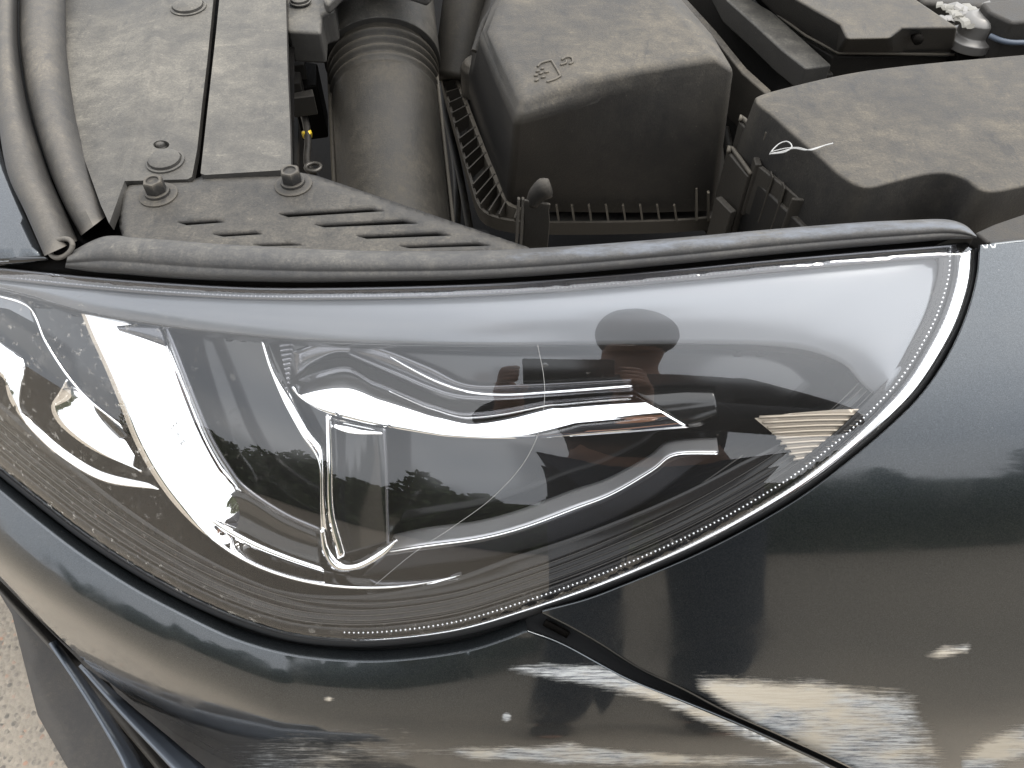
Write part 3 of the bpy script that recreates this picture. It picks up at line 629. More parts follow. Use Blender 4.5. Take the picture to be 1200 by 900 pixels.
# left bonnet seals, two thick curved profiles
def thick(name, Lc, Rc, z, h, mat, label, n=60, end=True):
    A = cat(Lc, n); B = cat(Rc, n); z = np.interp(np.linspace(0, 1, n), np.linspace(0, 1, len(z)), z)
    pr = [(0, -.03), (0, -.004), (.06, .003), (.22, .5 * h + .003), (.42, h), (.62, h * .85), (.82, .3 * h), (.95, -.002), (1, -.008), (1, -.035)]
    R = [onz(A * (1 - t) + B * t, z) + np.array([0, 0, q]) * 1.0 for t, q in pr]
    # keep the outline where it is seen: slide raised points back along the sight line
    R = [onz(A * (1 - t) + B * t, z + q) for t, q in pr]
    mb = MB(); G = np.array(R).transpose(1, 0, 2); mb.grid(G); k = len(pr)
    mb.f.append(tuple((n - 1) * k + i for i in range(k)))
    o = mb.build(name, mat, car, True, angle=60); adopt(o); tag(o, label); return o
s1 = thick('bonnet_seal', [(-8, -60), (-6, 0), (-6, 60), (-3, 130), (8, 200), (30, 250), (52, 300)], [(22, -60), (21, 0), (22, 60), (34, 130), (56, 200), (74, 242), (91, 282)], [.80, .797, .787, .772], .010, M['rubber'], 'hollow rubber bonnet seal at the nose')
s2 = thick('bonnet_seal', [(24, -60), (23, 0), (24, 60), (36, 130), (58, 200), (76, 242), (95, 276)], [(78, -60), (77, 0), (79, 70), (90, 140), (108, 195), (122, 230), (129, 250)], [.795, .792, .784, .772], .012, M['rubber'], 'wide rubber lip beside the slam panel')
mb = MB(); c0 = onz([(72, 291)], .779)[0]; ea = np.linspace(0, 2 * np.pi, 33); fx = np.array([.96, .0, .25]); fy = np.array([.1, .75, .6])
ring = c0 + .0085 * np.cos(ea)[:, None] * fx + .0062 * np.sin(ea)[:, None] * fy; sweep(mb, ring, circ(.0017, 8), np.cross(fx, fy), False); mb.build('seal_end', M['rubber'], s1)
mb = MB(); mb.add(np.vstack([ring[:-1]]) + [0, .002, -.001], [tuple(range(32))]); mb.build('seal_hollow', M['bay'], s1)
o = sheet('grille_header', [(-120, 60), (-40, 100), (-8, 150), (8, 200), (28, 250), (50, 299), (0, 302), (-120, 296)], 9, M['paint'], car, lambda uv: onz(uv, .764), solid=.004); adopt(o)
ribbon('header_edge', [(-120, 292), (0, 300), (52, 301)], [(-120, 305), (0, 311), (58, 306)], -.002, .002, M['gloss_black'], o, 30, 3, -.002, .002)
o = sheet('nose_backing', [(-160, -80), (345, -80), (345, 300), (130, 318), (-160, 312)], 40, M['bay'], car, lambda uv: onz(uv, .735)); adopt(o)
rb = ribbon('seal_backing', [(-140, 292), (0, 300), (100, 300), (300, 305), (700, 295), (1138, 270)], np.stack([l_top[:, 0], l_top[:, 1] + 6], 1)[::6], .012, .012, M['bay'], car, 80, 2); adopt(rb)
# slam panel covers
def cover(name, px, z, hole=(), label=None, th=.006):
    o = sheet(name, px, 8, M['cover'], car, lambda uv: onz(uv, z), holes=hole, solid=th, bevel=.0022); adopt(o)
    if label: tag(o, label)
    return o
def cover_bend(uv):  # left cover: falls towards the seal, with a raised ridge at its right border
    ridge = np.interp(uv[:, 1], [-60, 0, 70, 140, 212], [198, 192, 180, 165, 148])
    d = ridge - uv[:, 0]; z = .785 + .0024 * np.exp(-((d - 2) / 8.0) ** 2) - .0045 * np.clip(d / 60, 0, 1.2) ** 1.5 - .0015 / (1 + np.exp((d + 3) / 3.0))
    return onz(uv, z)
cov = sheet('slam_panel_cover', [(70, -60), (192, -60), (256, -60), (250, 0), (243, 70), (237, 120), (231, 175), (225, 207), (220, 210), (150, 212), (146, 212), (128, 262), (118, 240), (100, 190), (86, 140), (76, 70), (72, 0)], 5, M['cover'], car, cover_bend, holes=[[tuple(q) for q in (np.array([189, 169.5]) + np.stack([9.5 * np.cos(np.linspace(0, 2*np.pi, 17)[:-1]), 5 * np.sin(np.linspace(0, 2*np.pi, 17)[:-1])], 1))]], solid=.006, bevel=.0015); adopt(cov)
tag(cov, 'dusty slam panel cover with push rivets')
cov2 = cover('slam_panel_cover', [(262, -60), (334, -60), (335, 0), (337, 80), (340, 150), (341, 197), (336, 199), (240, 205), (235, 203), (243, 130), (253, 40), (257, 0)], .787, label='narrow dusty cover beside the intake')
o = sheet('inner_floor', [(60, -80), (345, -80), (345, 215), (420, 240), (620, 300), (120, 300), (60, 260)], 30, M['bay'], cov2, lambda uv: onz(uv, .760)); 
def rivet(px, z, r, parent, ring=True):
    c = onz([px], z)[0]; mb = MB(); a = circ(1, 28); rows = []
    for rr, h in ((1.16, 0), (1.16, .0012), (1.05, .0016), (1.02, .0010), (.98, .0012), (.96, .0034), (.8, .0044), (.4, .0049), (.02, .005)):
        rows.append(np.stack([c[0] + a[:, 0] * rr * r, c[1] + a[:, 1] * rr * r, np.full(28, c[2] + h)], 1))
    mb.grid(np.array(rows), False, True); return mb.build('rivet', M['cover'], parent, True, angle=45)
rivet((194, 190), .7835, .0115, cov); rivet((221, 9), .7835, .0135, cov)
rivet((189, 171), .778, .005, cov)
# slotted bracket
slots = [[(206, 260), (253, 257), (265, 260.5), (219, 264)], [(247, 274), (300, 271), (309, 274.5), (262, 277.5)], [(295, 286.5), (340, 284.5), (357, 287.5), (308, 288.6)],
         [(325, 250), (435, 243.5), (452, 247.5), (338, 254.5)], [(367, 263), (472, 257), (491, 262), (380, 266.5)], [(416, 276), (512, 271.5), (530, 276), (430, 280)], [(466, 288), (560, 284), (577, 288), (480, 291)]]
def br_surf(uv):
    d = sdist(uv, np.array([(141, 222), (150, 214), (225, 211), (240, 205), (352, 202), (372, 206), (620, 290), (700, 340), (150, 340), (139, 262)], float))
    return onz(uv,   .786 - .010 * (1 - np.sqrt(np.maximum(0, 1 - np.clip(1 - d / 12.0, 0, 1) ** 2))) )
brk = sheet('bracket', [(141, 222), (150, 214), (225, 211), (240, 205), (352, 202), (372, 206), (620, 290), (618, 294), (400, 298), (146, 286), (139, 262)], 3.6, M['bracket'], car, br_surf, holes=slots, solid=.004); adopt(brk)
tag(brk, 'slotted dusty grey bracket held by two bolts')
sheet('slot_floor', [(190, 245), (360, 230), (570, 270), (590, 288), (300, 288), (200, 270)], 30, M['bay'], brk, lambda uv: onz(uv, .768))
def bolt(px, z, parent):
    c = onz([px], z)[0]; mb = MB(); n = 24; a = np.arange(n) * 2 * math.pi / n
    rows = [np.stack([c[0] + r * np.cos(a), c[1] + r * np.sin(a), np.full(n, c[2] + h)], 1) for r, h in ((.0128, -.001), (.0128, .0010), (.0118, .0018), (.0085, .0022), (.0082, .0040), (.0074, .0044))]
    hx = np.abs(np.cos(((a + .3) % (math.pi / 3)) - math.pi / 6)); hr = .0062 / hx
    for sc, h in ((1, .0044), (1, .0115), (.88, .0128)): rows.append(np.stack([c[0] + hr * sc * np.cos(a), c[1] + hr * sc * np.sin(a), np.full(n, c[2] + h)], 1))
    for r, h in ((.0042, .0128), (.0038, .0118), (.0001, .0118)): rows.append(np.stack([c[0] + r * np.cos(a), c[1] + r * np.sin(a), np.full(n, c[2] + h)], 1))
    mb.grid(np.array(rows), False, True); return mb.build('bolt', M['dusty'], parent, True, angle=35)
bolt((186, 229), .786, brk); bolt((344, 217), .786, brk)
# ================================================================== ENGINE BAY
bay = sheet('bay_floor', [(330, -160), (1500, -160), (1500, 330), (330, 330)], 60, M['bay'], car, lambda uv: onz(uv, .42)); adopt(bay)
# intake hose
P0, P1 = onz([(440, -40)], .735)[0], onz([(474, 400)], .615)[0]
ax = P0 + (P1 - P0) * np.linspace(0, 1, 420)[:, None]; dist = np.linalg.norm(ax - P0, axis=1) / np.linalg.norm(P1 - P0)
def vpos(p):  # photo row of an axis point
    d = p - CAM; cy = (d[:, 1] * math.cos(_th) + d[:, 2] * math.sin(_th)); cz = d[:, 1] * -math.sin(_th) + d[:, 2] * math.cos(_th); return 450 + FPX * cy / cz
R0 = .0525; rv = vpos(ax + np.array([0, .2 * R0, .98 * R0]))
sc = np.ones(420)
for c_, h_, w_ in ((19, .07, 2.6), (24, -.03, 1.6), (28, .06, 2.4), (33, -.03, 1.6), (37, .055, 2.4), (42, -.03, 1.6), (46, .035, 2.4), (52, -.012, 2), (228, .05, 3), (234, -.03, 2), (240, .06, 3)):
    sc += h_ * np.exp(-((rv - c_) / w_) ** 2)
mb = MB(); sweep(mb, ax, circ(R0, 48), (0, 0, 1), True, sc * np.interp(rv, [60, 260], [1.0, .97])); hose = mb.build('intake_hose', M['hose'], car); adopt(hose); tag(hose, 'thick ribbed rubber intake hose')
ax2 = ax[rv < 11]; mb = MB(); sweep(mb, ax2, circ(.0585, 48), (0, 0, 1), True); mb.build('hose_collar', M['cover'], hose, bevel=.002)
# seam along the hose's left edge, and its long flange
fl = ax[(rv > 30) & (rv < 235)] + np.array([-.0535, 0, .006]); mb = MB(); sweep(mb, fl, [(-.002, -.006), (.002, -.006), (.002, .006), (-.002, .006)], (0, 0, 1)); mb.build('hose_seam', M['hose'], hose)
fl = ax[(rv > 30) & (rv < 235)] + np.array([.0535, 0, .004]); mb = MB(); sweep(mb, fl, [(-.0015, -.005), (.0015, -.005), (.0015, .005), (-.0015, .005)], (0, 0, 1)); mb.build('hose_seam', M['hose'], hose)
o = prism('collar_bracket', [(333, -40), (390, -40), (392, 12), (378, 16), (376, 38), (336, 36)], .775, .03, M['cover'], car, 0, .003); adopt(o); cb = o
rivet((352, 2), .777, .0085, cb)
o = prism('collar_housing', [(380, -60), (520, -60), (512, -20), (500, -6), (470, -16), (440, -20), (400, -12), (384, 4), (378, 0)], .79, .012, M['cover'], car, 0, .004); adopt(o)
# clutter between the covers and the hose
o = prism('connector', [(338, 44), (358, 42), (362, 72), (372, 74), (372, 100), (340, 104)], .70, .06, M['bay'], car, 0, .002); adopt(o)
for px in ([(338, 70), (356, 68), (356, 76), (338, 78)], [(342, 84), (352, 84), (352, 98), (342, 98)], [(338, 110), (366, 104), (368, 112), (340, 116)]):
    prism('connector_rib', px, .715, .02, M['black_plastic'], o, 0, .001)
tb = tube_along('cable', [(341, 98), (350, 120), (358, 142), (361, 165), (360, 190), (366, 204)], [.70, .69, .68, .67], .0034, M['black_plastic'], car); adopt(tb)
mb = MB(); c = onz([(360, 158)], .682)[0]; sweep(mb, np.array([c + [-.004, 0, 0], c + [.004, 0, .001]]), circ(.0036, 14), (0, 0, 1)); mb.build('yellow_cap', M['yellow'], tb)
mb = MB(); c = onz([(367, 196)], .68)[0]; a = np.linspace(0, 2 * np.pi, 25); sweep(mb, c + np.stack([.007 * np.cos(a), .006 * np.sin(a), 0 * a], 1), circ(.0018, 8), (0, 0, 1), False); mb.build('cable_eye', M['steel'], tb)
o = prism('bay_rib', [(340, 120), (352, 124), (350, 200), (341, 200)], .64, .05, M['black_plastic'], car, 0, .002); adopt(o)
# breather hose behind the air box
P0b, P1b = onz([(552, -30)], .74)[0], onz([(535, 95)], .66)[0]
axb = P0b + (P1b - P0b) * np.linspace(0, 1, 20)[:, None]; mb = MB(); sweep(mb, axb, circ(.026, 30), (0, 0, 1)); bh = mb.build('breather_hose', M['hose'], car); adopt(bh)
mb = MB(); sweep(mb, axb[2:5], circ(.029, 30), (0, 0, 1)); mb.build('hose_clamp', M['black_plastic'], bh, bevel=.001)
for k in range(3):
    tb = tube_along('cable', [(585 + 7*k, -30), (578 + 6*k, 8), (566 + 6*k, 30), (556 + 5*k, 60)], [.80, .78, .76], .003, M['black_plastic'], car); adopt(tb)
# ---- air box
R_top = [(612, 116), (645, 103), (690, 91), (750, 80), (838, 66), (812, 32), (778, -8), (740, -60), (610, -60), (592, -8), (576, 36), (594, 78)]
R_cha = [(603, 145), (648, 131), (700, 112), (764, 99), (862, 83), (838, 42), (796, -6), (756, -66), (596, -66), (580, -2), (560, 42), (580, 92)]
R_mid = [(598, 200), (648, 202), (706, 200), (768, 194), (846, 186), (846, 150), (800, 60), (750, -30), (570, -30), (560, 30), (552, 85), (572, 140)]
R_bas = [(594, 244), (648, 248), (710, 249), (770, 249), (838, 247), (850, 210), (800, 120), (740, 30), (560, 30), (545, 75), (548, 118), (570, 180)]
zr = lambda px, z: onz(px, z)
mb = MB(); loft(mb, [zr(R_top, .800), zr(R_cha, .786), zr(R_mid, .715), zr(R_bas, .655)])
lid = mb.build('air_box', M['dusty'], car, True, 0, .006, 4); adopt(lid); tag(lid, 'square black air filter box with a moulded symbol on its lid')
# moulded symbol on the lid
def lidpt(px, lift=.0008):
    P = np.array(px, float); return onz(P, .8005 + lift)
def sym(P, r=.0009): mb = MB(); sweep(mb, lidpt(cat(P, 24) if len(P) > 2 else P, 0), circ(r, 6), (0, 0, 1)); return mb.build('symbol_line', M['dusty'], lid)
for P in ([(630, 78), (634, 74), (645, 71), (647, 72)], [(647, 72), (652, 80), (657, 89)], [(657, 89), (650, 93), (641, 96)], [(657, 76), (663, 74), (664, 71)], [(658, 70), (664, 67), (670, 68), (671, 73), (667, 75)],
          [(628, 84), (632, 83)], [(634, 81), (637, 80)], [(626, 89), (630, 88)], [(632, 87), (636, 85)], [(638, 85), (643, 84)], [(627, 95), (631, 93)], [(634, 91), (639, 90)]): sym(P)
# tray with channel and ribs
lipo = cat([(514, 66), (520, 98), (530, 135), (542, 178), (552, 212), (560, 238), (570, 251), (590, 258), (616, 262)], 40)
lipi = cat([(527, 68), (534, 92), (548, 128), (562, 165), (576, 200), (588, 228), (594, 238), (600, 244), (618, 250)], 40)
lipf_o = cat([(616, 262), (700, 262), (780, 260), (842, 256)], 30); lipf_i = cat([(618, 250), (700, 246), (780, 246), (842, 244)], 30)
ZT = .655
mb = MB(); O = np.vstack([lipo, lipf_o[1:]]); I = np.vstack([lipi, lipf_i[1:]])
sweep(mb, onz(O, ZT), [(-.0014, -.012), (.0014, -.012), (.0014, .002), (-.0014, .002)], (0, 0, 1)); 
mb.grid(np.array([onz(O, ZT - .012), onz(O, ZT - .16)])); mb.grid(np.array([onz(O, ZT - .012), onz(I, ZT - .012)]))
tray = mb.build('air_box_tray', M['black_plastic'], lid, True, angle=40)
mb = MB(); sweep(mb, onz(lipi, ZT + .006), [(-.002, -.02), (.002, -.02), (.002, .003), (-.002, .003)], (0, 0, 1)); mb.build('tray_lip', M['dusty'], lid, angle=40)
proto = None
for k in range(17):
    t = (k + .7) / 17.5; i = int(t * 39); a, b_ = onz([lipo[i]], ZT)[0], onz([lipi[min(39, i)]], ZT + .003)[0]
    mb = MB(); bar(mb, a, b_, .0013, .014); mb.build('rib', M['black_plastic'], lid, False)
for x in (655, 673, 693, 713, 733, 753, 773, 793):
    a = onz([(x, 259)], ZT)[0]; b_ = onz([(x - 3, 240)], ZT + .016)[0]; mb = MB(); bar(mb, a, b_, .0018, .004, (0, 1, 0)); mb.build('rib', M['dusty'], lid, False)
for x, v in ((816, 220), (830, 225)):
    a = onz([(x, 258)], ZT)[0]; b_ = onz([(x, v)], ZT + .03)[0]; mb = MB(); bar(mb, a, b_, .002, .004, (0, 1, 0)); mb.build('rib', M['dusty'], lid, False)
mb = MB(); bar(mb, onz([(514, 66)], ZT)[0], onz([(529, 70)], ZT)[0], .003, .02); bar(mb, onz([(516, 88)], ZT)[0], onz([(531, 90)], ZT)[0], .002, .02); mb.build('tray_corner', M['black_plastic'], lid, False)
# clip on the front of the tray
mb = MB(); f = cat([(630, 236), (628, 246), (629, 262), (627, 290)], 16); sweep(mb, ony(f, .470), [(-.010, -.0012), (.010, -.0012), (.010, .0012), (-.010, .0012)], (0, -1, .2)); clip = mb.build('clip', M['black_plastic'], lid, bevel=.001)
mb = MB(); f = cat([(624, 240), (630, 228), (640, 220), (645, 218)], 12); sweep(mb, ony(f, .472), circ(.006, 14, .004), (0, -1, .2), True, np.interp(np.linspace(0, 1, 12), [0, .3, .8, 1], [.9, 1.1, 1.5, 1.0])); mb.build('clip_knob', M['black_plastic'], lid)
for x in (608, 613): 
    mb = MB(); bar(mb, ony([(x, 232)], .474)[0], ony([(x - 3, 288)], .460)[0], .0022, .006, (0, -1, 0)); mb.build('clip_guide', M['black_plastic'], lid, bevel=.0005)
for P_, z_ in (([(508, 40), (520, 120), (538, 200), (556, 300)], [.62, .60, .57, .55]), ([(500, 60), (528, 160), (536, 240), (530, 310)], [.58, .56, .55, .52]), ([(338, 150), (352, 180), (372, 210), (400, 240)], [.60, .60, .58, .56]), ([(850, 150), (856, 190), (846, 230), (850, 290)], [.66, .64, .62, .60]), ([(860, 120), (846, 170), (852, 220), (838, 280)], [.62, .61, .6, .58])):
    tb = tube_along('cable', P_, z_, .0042, M['black_plastic'], car); adopt(tb)
# domed stub next to the lid
mb = MB(); c = onz([(560, 110)], .665)[0]; sweep(mb, np.array([c, c + [0, .0, .03], c + [0, 0, .038]]), circ(.017, 24), (0, 1, 0), True, [1, 1, .7]); o = mb.build('stub', M['dusty'], car, bevel=.003); adopt(o)
# ---- channel and ledges to the right of the air box
def diag(name, L, Rr, z, d, mat): 
    o = prism(name, list(L) + list(Rr)[::-1], z, d, mat, car, 0, .002); adopt(o); return o
diag('bay_wall', [(735, -60), (800, 0), (838, 42), (868, 88), (905, 130), (905, 160)], [(790, -60), (825, 0), (860, 40), (885, 72), (912, 105), (925, 120)], .70, .2, M['black_plastic'])
diag('bay_channel', [(752, -50), (797, 0), (830, 36), (870, 86), (900, 112)], [(762, -50), (807, 0), (840, 36), (876, 80), (905, 106)], .735, .05, M['dusty'])
diag('battery_tray', [(800, -60), (845, 0), (880, 30), (915, 62), (935, 92)], [(862, -60), (886, 0), (915, 28), (945, 55), (978, 86)], .745, .1, M['black_plastic'])
diag('battery_strap', [(820, -60), (852, 0), (886, 30), (916, 58), (944, 80)], [(850, -60), (882, 0), (906, 14), (940, 44), (975, 76)], .762, .022, M['cover'])
diag('battery_case', [(862, -60), (910, 0), (908, 22), (945, 48), (976, 66)], [(1020, -60), (1100, 0), (1125, 34), (1118, 66), (1050, 66)], .752, .08, M['black_plastic'])
R1 = [(984, 28), (992, 46), (1042, 45), (1058, 33), (1124, 32), (1072, -2), (1010, -60), (850, -60), (912, -12)]
R2 = [(978, 60), (984, 62), (1044, 62), (1060, 62), (1118, 62), (1080, 20), (1015, -40), (850, -40), (908, 16)]
mb = MB(); loft(mb, [zr(R1, .795), zr(R2, .762)]); bat = mb.build('battery_cover', M['dusty'], car, True, 0, .003, 3); adopt(bat); tag(bat, 'angular black battery cover')
mb = MB(); c = onz([(1075, 45)], .785)[0]; sweep(mb, np.array([c + [0, -.0035, .0], c + [0, .004, 0]]), circ(.0042, 16), (0, 0, 1)); mb.build('cover_hole', M['bay'], bat)
mb = MB(); e = onz(np.array([(912, 18), (945, 42), (982, 62), (1120, 64)]), .762); sweep(mb, e, circ(.0012, 6), (0, 0, 1)); mb.build('cover_seam', M['dusty'], bat)
# ---- terminal at the upper right
c = onz([(1140, 42)], .775)[0]; mb = MB(); sweep(mb, c + np.array([[0, 0, -.008], [0, 0, 0], [0, 0, .003], [0, 0, .014], [0, 0, .017], [0, 0, .019]]), circ(.0145, 28), (0, 1, 0), True, [1.4, 1.4, 1.0, 1.0, .85, .6]); tm = mb.build('battery_terminal', M['silver'], car, True, 0, .001, 2, 40); adopt(tm); tag(tm, 'bright metal battery terminal with crumpled foil collar')
for k in range(16):
    a = RNG.rand() * 6.28; p = onz([(1108 + k * 3.8, 12 + 16 * RNG.rand())], .787)[0]; mb = MB()
    P = p + np.stack([np.linspace(-.011, .011, 8) * math.cos(a), np.linspace(-.011, .011, 8) * math.sin(a), .004 * RNG.rand(8)], 1); sweep(mb, P, circ(.0055, 8, .002), (0, 0, 1), True, .6 + .6 * RNG.rand(8)); mb.build('foil_scrap', M['cream'] if k % 3 else M['silver'], tm, True, angle=30)
o = prism('terminal_base', [(1118, 50), (1155, 46), (1175, 56), (1160, 66), (1122, 64)], .765, .02, M['bay'], car, 0, .002); adopt(o)
o = prism('relay_box', [(1150, 2), (1230, -6), (1240, 22), (1186, 26), (1160, 14)], .80, .05, M['black_plastic'], car, 0, .003); adopt(o)
o = prism('brown_connector', [(1188, 26), (1240, 24), (1240, 38), (1194, 36)], .79, .03, M['copper'], car, 0, .002); adopt(o)
tb = tube_along('cable', [(1160, 42), (1175, 48), (1195, 50), (1240, 47)], [.785], .0022, M['blue_grey'], car); adopt(tb)
o = prism('bay_beam', [(1060, -60), (1300, -70), (1300, -12), (1150, 6), (1080, 2)], .77, .06, M['black_plastic'], car, 0, .004); adopt(o)
tb = tube_along('cable', [(1120, 60), (1160, 66), (1200, 58), (1260, 60)], [.74], .006, M['bay'], car); adopt(tb)
# ---- fuse box
F_TOPR = [(892, 110), (940, 97), (1000, 84), (1060, 76), (1120, 70), (1200, 63), (1330, 52), (1330, 196), (1240, 210), (1200, 217), (1168, 223), (1150, 221), (1132, 209), (1110, 202), (1085, 203), (1050, 211), (1022, 218), (1006, 216), (985, 204), (960, 182), (930, 156), (905, 134), (886, 118)]
F_TOPR = cat(F_TOPR, 150, True); T = onz(F_TOPR, .792)
cc = T.mean(0); u = T - cc; u[:, 2] = 0
nrm = np.zeros_like(T)
tx = np.roll(T, -1, 0) - np.roll(T, 1, 0); nn = np.stack([tx[:, 1], -tx[:, 0], 0 * tx[:, 0]], 1); nn /= np.linalg.norm(nn, axis=1)[:, None]
if (nn * u).sum() < 0: nn = -nn
r0 = T - nn * .003; r1 = T + nn * .0005 - [0, 0, .003]; r2 = T + nn * .004 - [0, 0, .045]; r3 = T + nn * .0045 - [0, 0, .075]
mb = MB(); loft(mb, [r0, T - [0, 0, .0006], r1, r2, r3]); fb = mb.build('fuse_box', M['dusty'], car, True, 0, .0015, 2); adopt(fb); tag(fb, 'wide black fuse box with dusty lid and side latches')
mb = MB(); loft(mb, [T + nn * .008 - [0, 0, .050], T + nn * .008 - [0, 0, .18]]); mb.build('fuse_box_base', M['black_plastic'], fb, True, 0, .002)
# front lip of the base
mb = MB(); P = onz(cat([(953, 227), (962, 240), (975, 250), (1000, 256), (1060, 262), (1200, 262)], 30), .745); sweep(mb, P, circ(.003, 8), (0, 0, 1)); mb.build('base_lip', M['dusty'], fb)
def plate(name, px, z, mat, parent, th=.003, b=.001):
    P = onz(px, np.broadcast_to(z, (len(px),))); n_ = len(P); nrm_ = np.cross(P[1] - P[0], P[-1] - P[0]); nrm_ /= np.linalg.norm(nrm_)
    if nrm_ @ (CAM - P[0]) < 0: nrm_ = -nrm_
    mb = MB(); loft(mb, [P, P - nrm_ * th], True, True); return mb.build(name, mat, parent, True, 0, b, 2)
def wallbox(px_top, z, drop, thick_, mat, name='latch'):
    """upright plate whose top edge runs between two seen points"""
    a, b_ = onz(px_top, z); d = b_ - a; L = np.linalg.norm(d); d /= L; n_ = np.array([-d[1], d[0], 0]); mb = MB()
    c = (a + b_) / 2 - np.array([0, 0, drop / 2]); R = np.stack([d, n_, [0, 0, 1]], 1); box(mb, c, (L, thick_, drop), R); return mb.build(name, mat, fb, True, 0, .0012, 2)
wallbox([(869, 141), (894, 166)], .765, .05, .006, M['black_plastic'], 'side_step')
wallbox([(855, 176), (880, 206)], .745, .06, .006, M['black_plastic'], 'side_step')
wallbox([(842, 230), (860, 248)], .715, .06, .006, M['black_plastic'], 'side_step')
wallbox([(886, 190), (944, 236)], .755, .045, .004, M['black_plastic'], 'latch_plate')
wallbox([(884, 188), (892, 188)], .757, .050, .010, M['black_plastic'], 'latch_post')
wallbox([(928, 232), (943, 233)], .757, .050, .003, M['black_plastic'], 'latch_post')
wallbox([(933, 190), (968, 191)], .772, .050, .003, M['dusty'], 'latch_wall')
wallbox([(897, 154), (932, 153)], .778, .020, .003, M['dusty'], 'latch_wall')
wallbox([(905, 160), (940, 185)], .773, .014, .006, M['dusty'], 'latch_bar')
wallbox([(898, 172), (936, 200)], .764, .030, .003, M['black_plastic'], 'latch_tongue')
for a_, b_ in (((904, 204), (906, 204)), ((918, 217), (920, 217))): wallbox([a_, b_], .757, .045, .008, M['black_plastic'], 'latch_rib')
mb = MB(); sweep(mb, onz(cat([(868, 141), (870, 138), (895, 165)], 10), .767), circ(.0018, 8), (0, 0, 1)); mb.build('step_lip', M['dusty'], fb)
mb = MB(); sweep(mb, onz(cat([(854, 178), (857, 173), (880, 204)], 10), .747), circ(.0018, 8), (0, 0, 1)); mb.build('step_lip', M['dusty'], fb)
# thread tied round the latch
mb = MB(); CP1 = cat([(902, 181), (906, 175), (914, 168), (923, 166), (928, 172), (920, 178), (908, 180), (903, 180), (915, 178), (930, 174), (945, 176), (958, 173), (968, 170), (976, 168)], 60)
th1 = onz(CP1, np.interp(CP1[:, 0], [900, 925, 950], [.782, .788, .7955])); sweep(mb, th1, circ(.0005, 6), (0, 0, 1))
CP2 = cat([(903, 178), (920, 174), (935, 173), (950, 176), (965, 171), (972, 169)], 40); th2 = onz(CP2, np.interp(CP2[:, 0], [900, 925, 950], [.783, .788, .7955])); sweep(mb, th2, circ(.0004, 6), (0, 0, 1))
tag(mb.build('thread', M['thread'], None), 'thin white thread tied round the latch of the black fuse box', 'thread')
# ================================================================== WHAT THE PAINT AND LENS REFLECT
def hedge():
    m, n, b, out = newmat('hedge_leaves'); c = mixc(n, noise(n, 8, 4), (.028, .045, .018), (.07, .095, .035)); n.links.new(c, b.inputs['Base Color']); b.inputs['Roughness'].default_value = .7
    N = 40000; P = np.stack([RNG.uniform(-14, 20, N), RNG.uniform(-9.4, -8, N), 0 * RNG.rand(N)], 1); top = 2.2 + .5 * np.sin(P[:, 0] * 1.7) + .35 * np.sin(P[:, 0] * 4.1 + 1); top = top + 1.5 * np.clip((P[:, 0] - 2) / 3, 0, 1) * (1 + .6 * np.sin(P[:, 0] * .9)); P[:, 2] = RNG.rand(N) ** .7 * top
    mb = MB(); V = []; F = []
    for i, p in enumerate(P):
        a = RNG.randn(3); a /= np.linalg.norm(a); b_ = np.cross(a, RNG.randn(3)); b_ /= np.linalg.norm(b_); s = .09 + .08 * RNG.rand()
        V += [p - a * s, p + b_ * s * .5, p + a * s, p - b_ * s * .5]; F.append((4*i, 4*i+1, 4*i+2, 4*i+3))
    mb.add(np.array(V), F); box(mb, (3, -8.9, .95), (34, .9, 1.9)); box(mb, (11, -9.0, 1.6), (17, .8, 3.0)); return m, mb
_m, _mb = hedge(); h = _mb.build('hedge', _m, None, False); tag(h, 'long green hedge behind the photographer, seen only as a reflection', 'hedge')

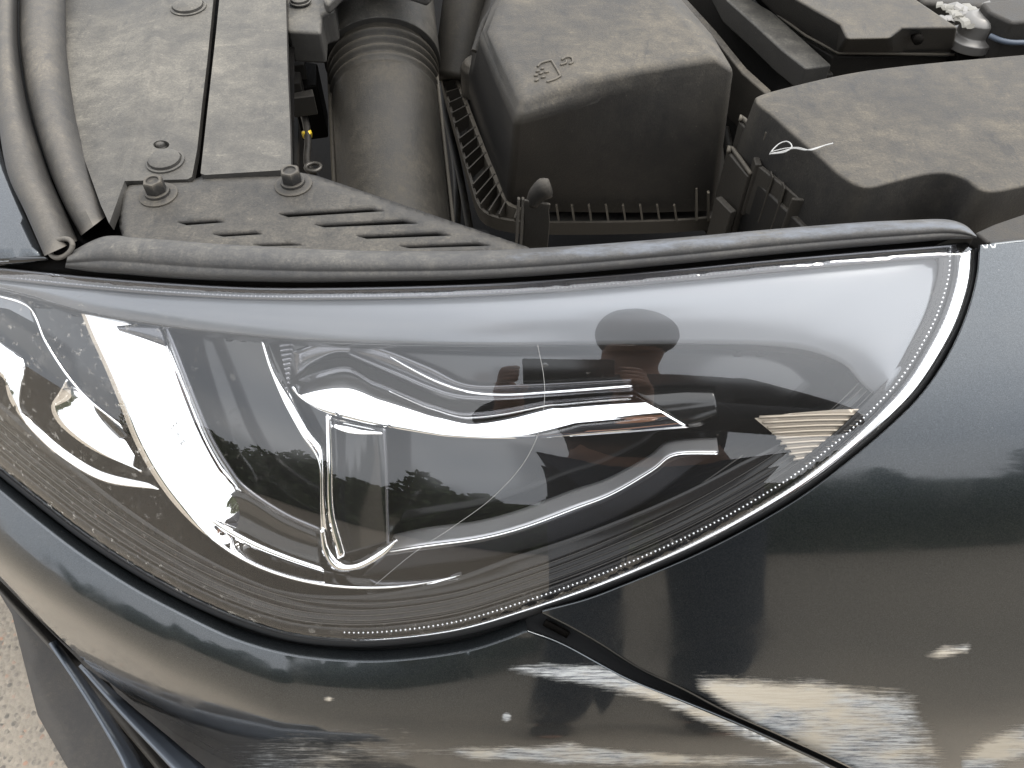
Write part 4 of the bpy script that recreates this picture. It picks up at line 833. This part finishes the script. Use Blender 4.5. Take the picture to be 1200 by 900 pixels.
# ================================================================== THE PHOTOGRAPHER (stands behind the camera, seen mirrored in lens and paint)
def skin(name, J, E, mat, parent, sub=2):
    """J: name -> (x, y, z, radius); one continuous skinned surface"""
    keys = list(J); idx = {k: i for i, k in enumerate(keys)}
    me = bpy.data.meshes.new(name); me.from_pydata([J[k][:3] for k in keys], [(idx[a], idx[b]) for a, b in E], [])
    o = link(name, me, mat, parent, False); o.modifiers.new('skin', 'SKIN')
    if not me.skin_vertices: 
        bpy.context.view_layer.objects.active = o
    for i, k in enumerate(keys):
        v = me.skin_vertices[0].data[i]; r_ = J[k][3]; v.radius = (r_, r_) if not isinstance(r_, tuple) else r_; v.use_root = (i == 0)
    m = o.modifiers.new('sub', 'SUBSURF'); m.levels = m.render_levels = sub
    o.modifiers['skin'].use_smooth_shade = True; return o
def person():
    root = empty('person', (.20, -.50, 0))
    cloth = simple('dark_jacket', (.018, .019, .024), .85, wear=.05); jeans = simple('dark_jeans', (.03, .035, .05), .9, wear=.05)
    sk = simple('skin', (.36, .20, .14), .6, wear=.05); hairm = simple('hair', (.03, .02, .015), .6)
    px = -.0; B = {'pelvis': (0, .02, .96, .13), 'belly': (0, .03, 1.10, .13), 'chest': (0, .10, 1.28, .145), 'collar': (0, .18, 1.40, .085), 'neck': (.0, .22, 1.45, .052),
         'skull': (.01, .31, 1.50, .078), 'crown': (.01, .335, 1.55, .07), 'face': (.01, .37, 1.475, .055), 'nose': (.01, .425, 1.475, .013)}
    E = [('pelvis', 'belly'), ('belly', 'chest'), ('chest', 'collar'), ('collar', 'neck'), ('neck', 'skull'), ('skull', 'crown'), ('skull', 'face'), ('face', 'nose')]
    hands = {-1: (-.235, .475, 1.12), 1: (-.065, .475, 1.12)}   # either end of the phone
    for s in (-1, 1):
        k = 'lr'[s > 0]
        B.update({k+'hip': (.10*s, .01, .90, .095), k+'knee': (.11*s, .03, .50, .06), k+'ankle': (.12*s, -.02, .09, .042), k+'toe': (.13*s, .15, .035, .035),
                  k+'shoulder': (.19*s, .15, 1.36, .062), k+'elbow': (.30*s, .22, 1.10, .045), k+'wrist': (hands[s][0] + .02*s, hands[s][1] - .11, hands[s][2] - .05, .028), k+'palm': (hands[s][0] + .015*s, hands[s][1] - .06, hands[s][2] - .02, .030)})
        E += [('pelvis', k+'hip'), (k+'hip', k+'knee'), (k+'knee', k+'ankle'), (k+'ankle', k+'toe'), ('chest', k+'shoulder'), (k+'shoulder', k+'elbow'), (k+'elbow', k+'wrist'), (k+'wrist', k+'palm')]
        hx, hy, hz = hands[s]
        for f in range(4):
            a = f'{k}f{f}'; zz = hz + .022 - f * .016; L = (.9, 1.0, .95, .8)[f]
            B.update({a+'a': (hx + .028*s, hy - .030, zz, .0095), a+'b': (hx + .022*s, hy - .004 + .002*L, zz, .0085), a+'c': (hx - .006*s*L, hy + .006, zz, .0075)})
            E += [(k+'palm', a+'a'), (a+'a', a+'b'), (a+'b', a+'c')]
        B.update({k+'ta': (hx + .004*s, hy - .045, hz - .028, .011), k+'tb': (hx - .018*s, hy - .028, hz - .018, .0095)}); E += [(k+'palm', k+'ta'), (k+'ta', k+'tb')]
    sub_ = lambda ks, g: {q: (*B[q][:3], B[q][3] + g) for q in ks}
    skin('body', B, E, sk, root)
    up = ['chest', 'belly', 'pelvis', 'collar'] + [a+b for a in 'lr' for b in ('shoulder', 'elbow', 'wrist')]
    skin('jacket', sub_(up, .022), [e for e in E if e[0] in up and e[1] in up], cloth, root)
    dn = ['pelvis'] + [a+b for a in 'lr' for b in ('hip', 'knee', 'ankle')]
    skin('trousers', sub_(dn, .018), [e for e in E if e[0] in dn and e[1] in dn], jeans, root)
    for a in 'lr': skin('shoe', sub_([a+'ankle', a+'toe'], .012), [(a+'ankle', a+'toe')], M['gasket'], root)
    mb = MB(); ph_ = np.linspace(0, math.pi, 18); th_ = np.linspace(0, 2 * math.pi, 33)[:-1]; c = np.array([.01, .345, 1.53])
    mb.grid(np.array([[c + np.array([.078 * math.sin(a) * math.cos(b), .105 * math.sin(a) * math.sin(b), .100 * math.cos(a)]) for b in th_] for a in ph_]), False, True); mb.build('hair', hairm, root)
    for s in (-1, 1):
        mb = MB(); c = np.array([.01 + .03*s, .418, 1.497]); sweep(mb, np.array([c - [0, .01, 0], c, c + [0, .004, 0]]), circ(.009, 12), (0, 0, 1), True, [1, 1, .5]); mb.build('eye', hairm, root)
    tag(root, 'person in a dark jacket leaning over the car corner with a phone in both hands', 'person')
person()
vd = np.array([0, math.cos(math.radians(PITCH)), -math.sin(math.radians(PITCH))]); upv = np.array([0, math.sin(math.radians(PITCH)), math.cos(math.radians(PITCH))]); rt = np.array([1, 0, 0])
mb = MB(); box(mb, CAM - vd * .008 + rt * .05 - upv * .02, (.15, .075, .008), np.stack([rt, upv, -vd], 1)); ph = mb.build('phone', M['matt'], None, True, 0, .003, 3); tag(ph, 'black phone held level in two hands', 'phone')
mb = MB(); c = CAM - vd * .004 + rt * .012; sweep(mb, np.array([c, c + vd * .0008]), circ(.006, 16), (0, 1, 0)); mb.build('lens_ring', M['chrome'], ph)
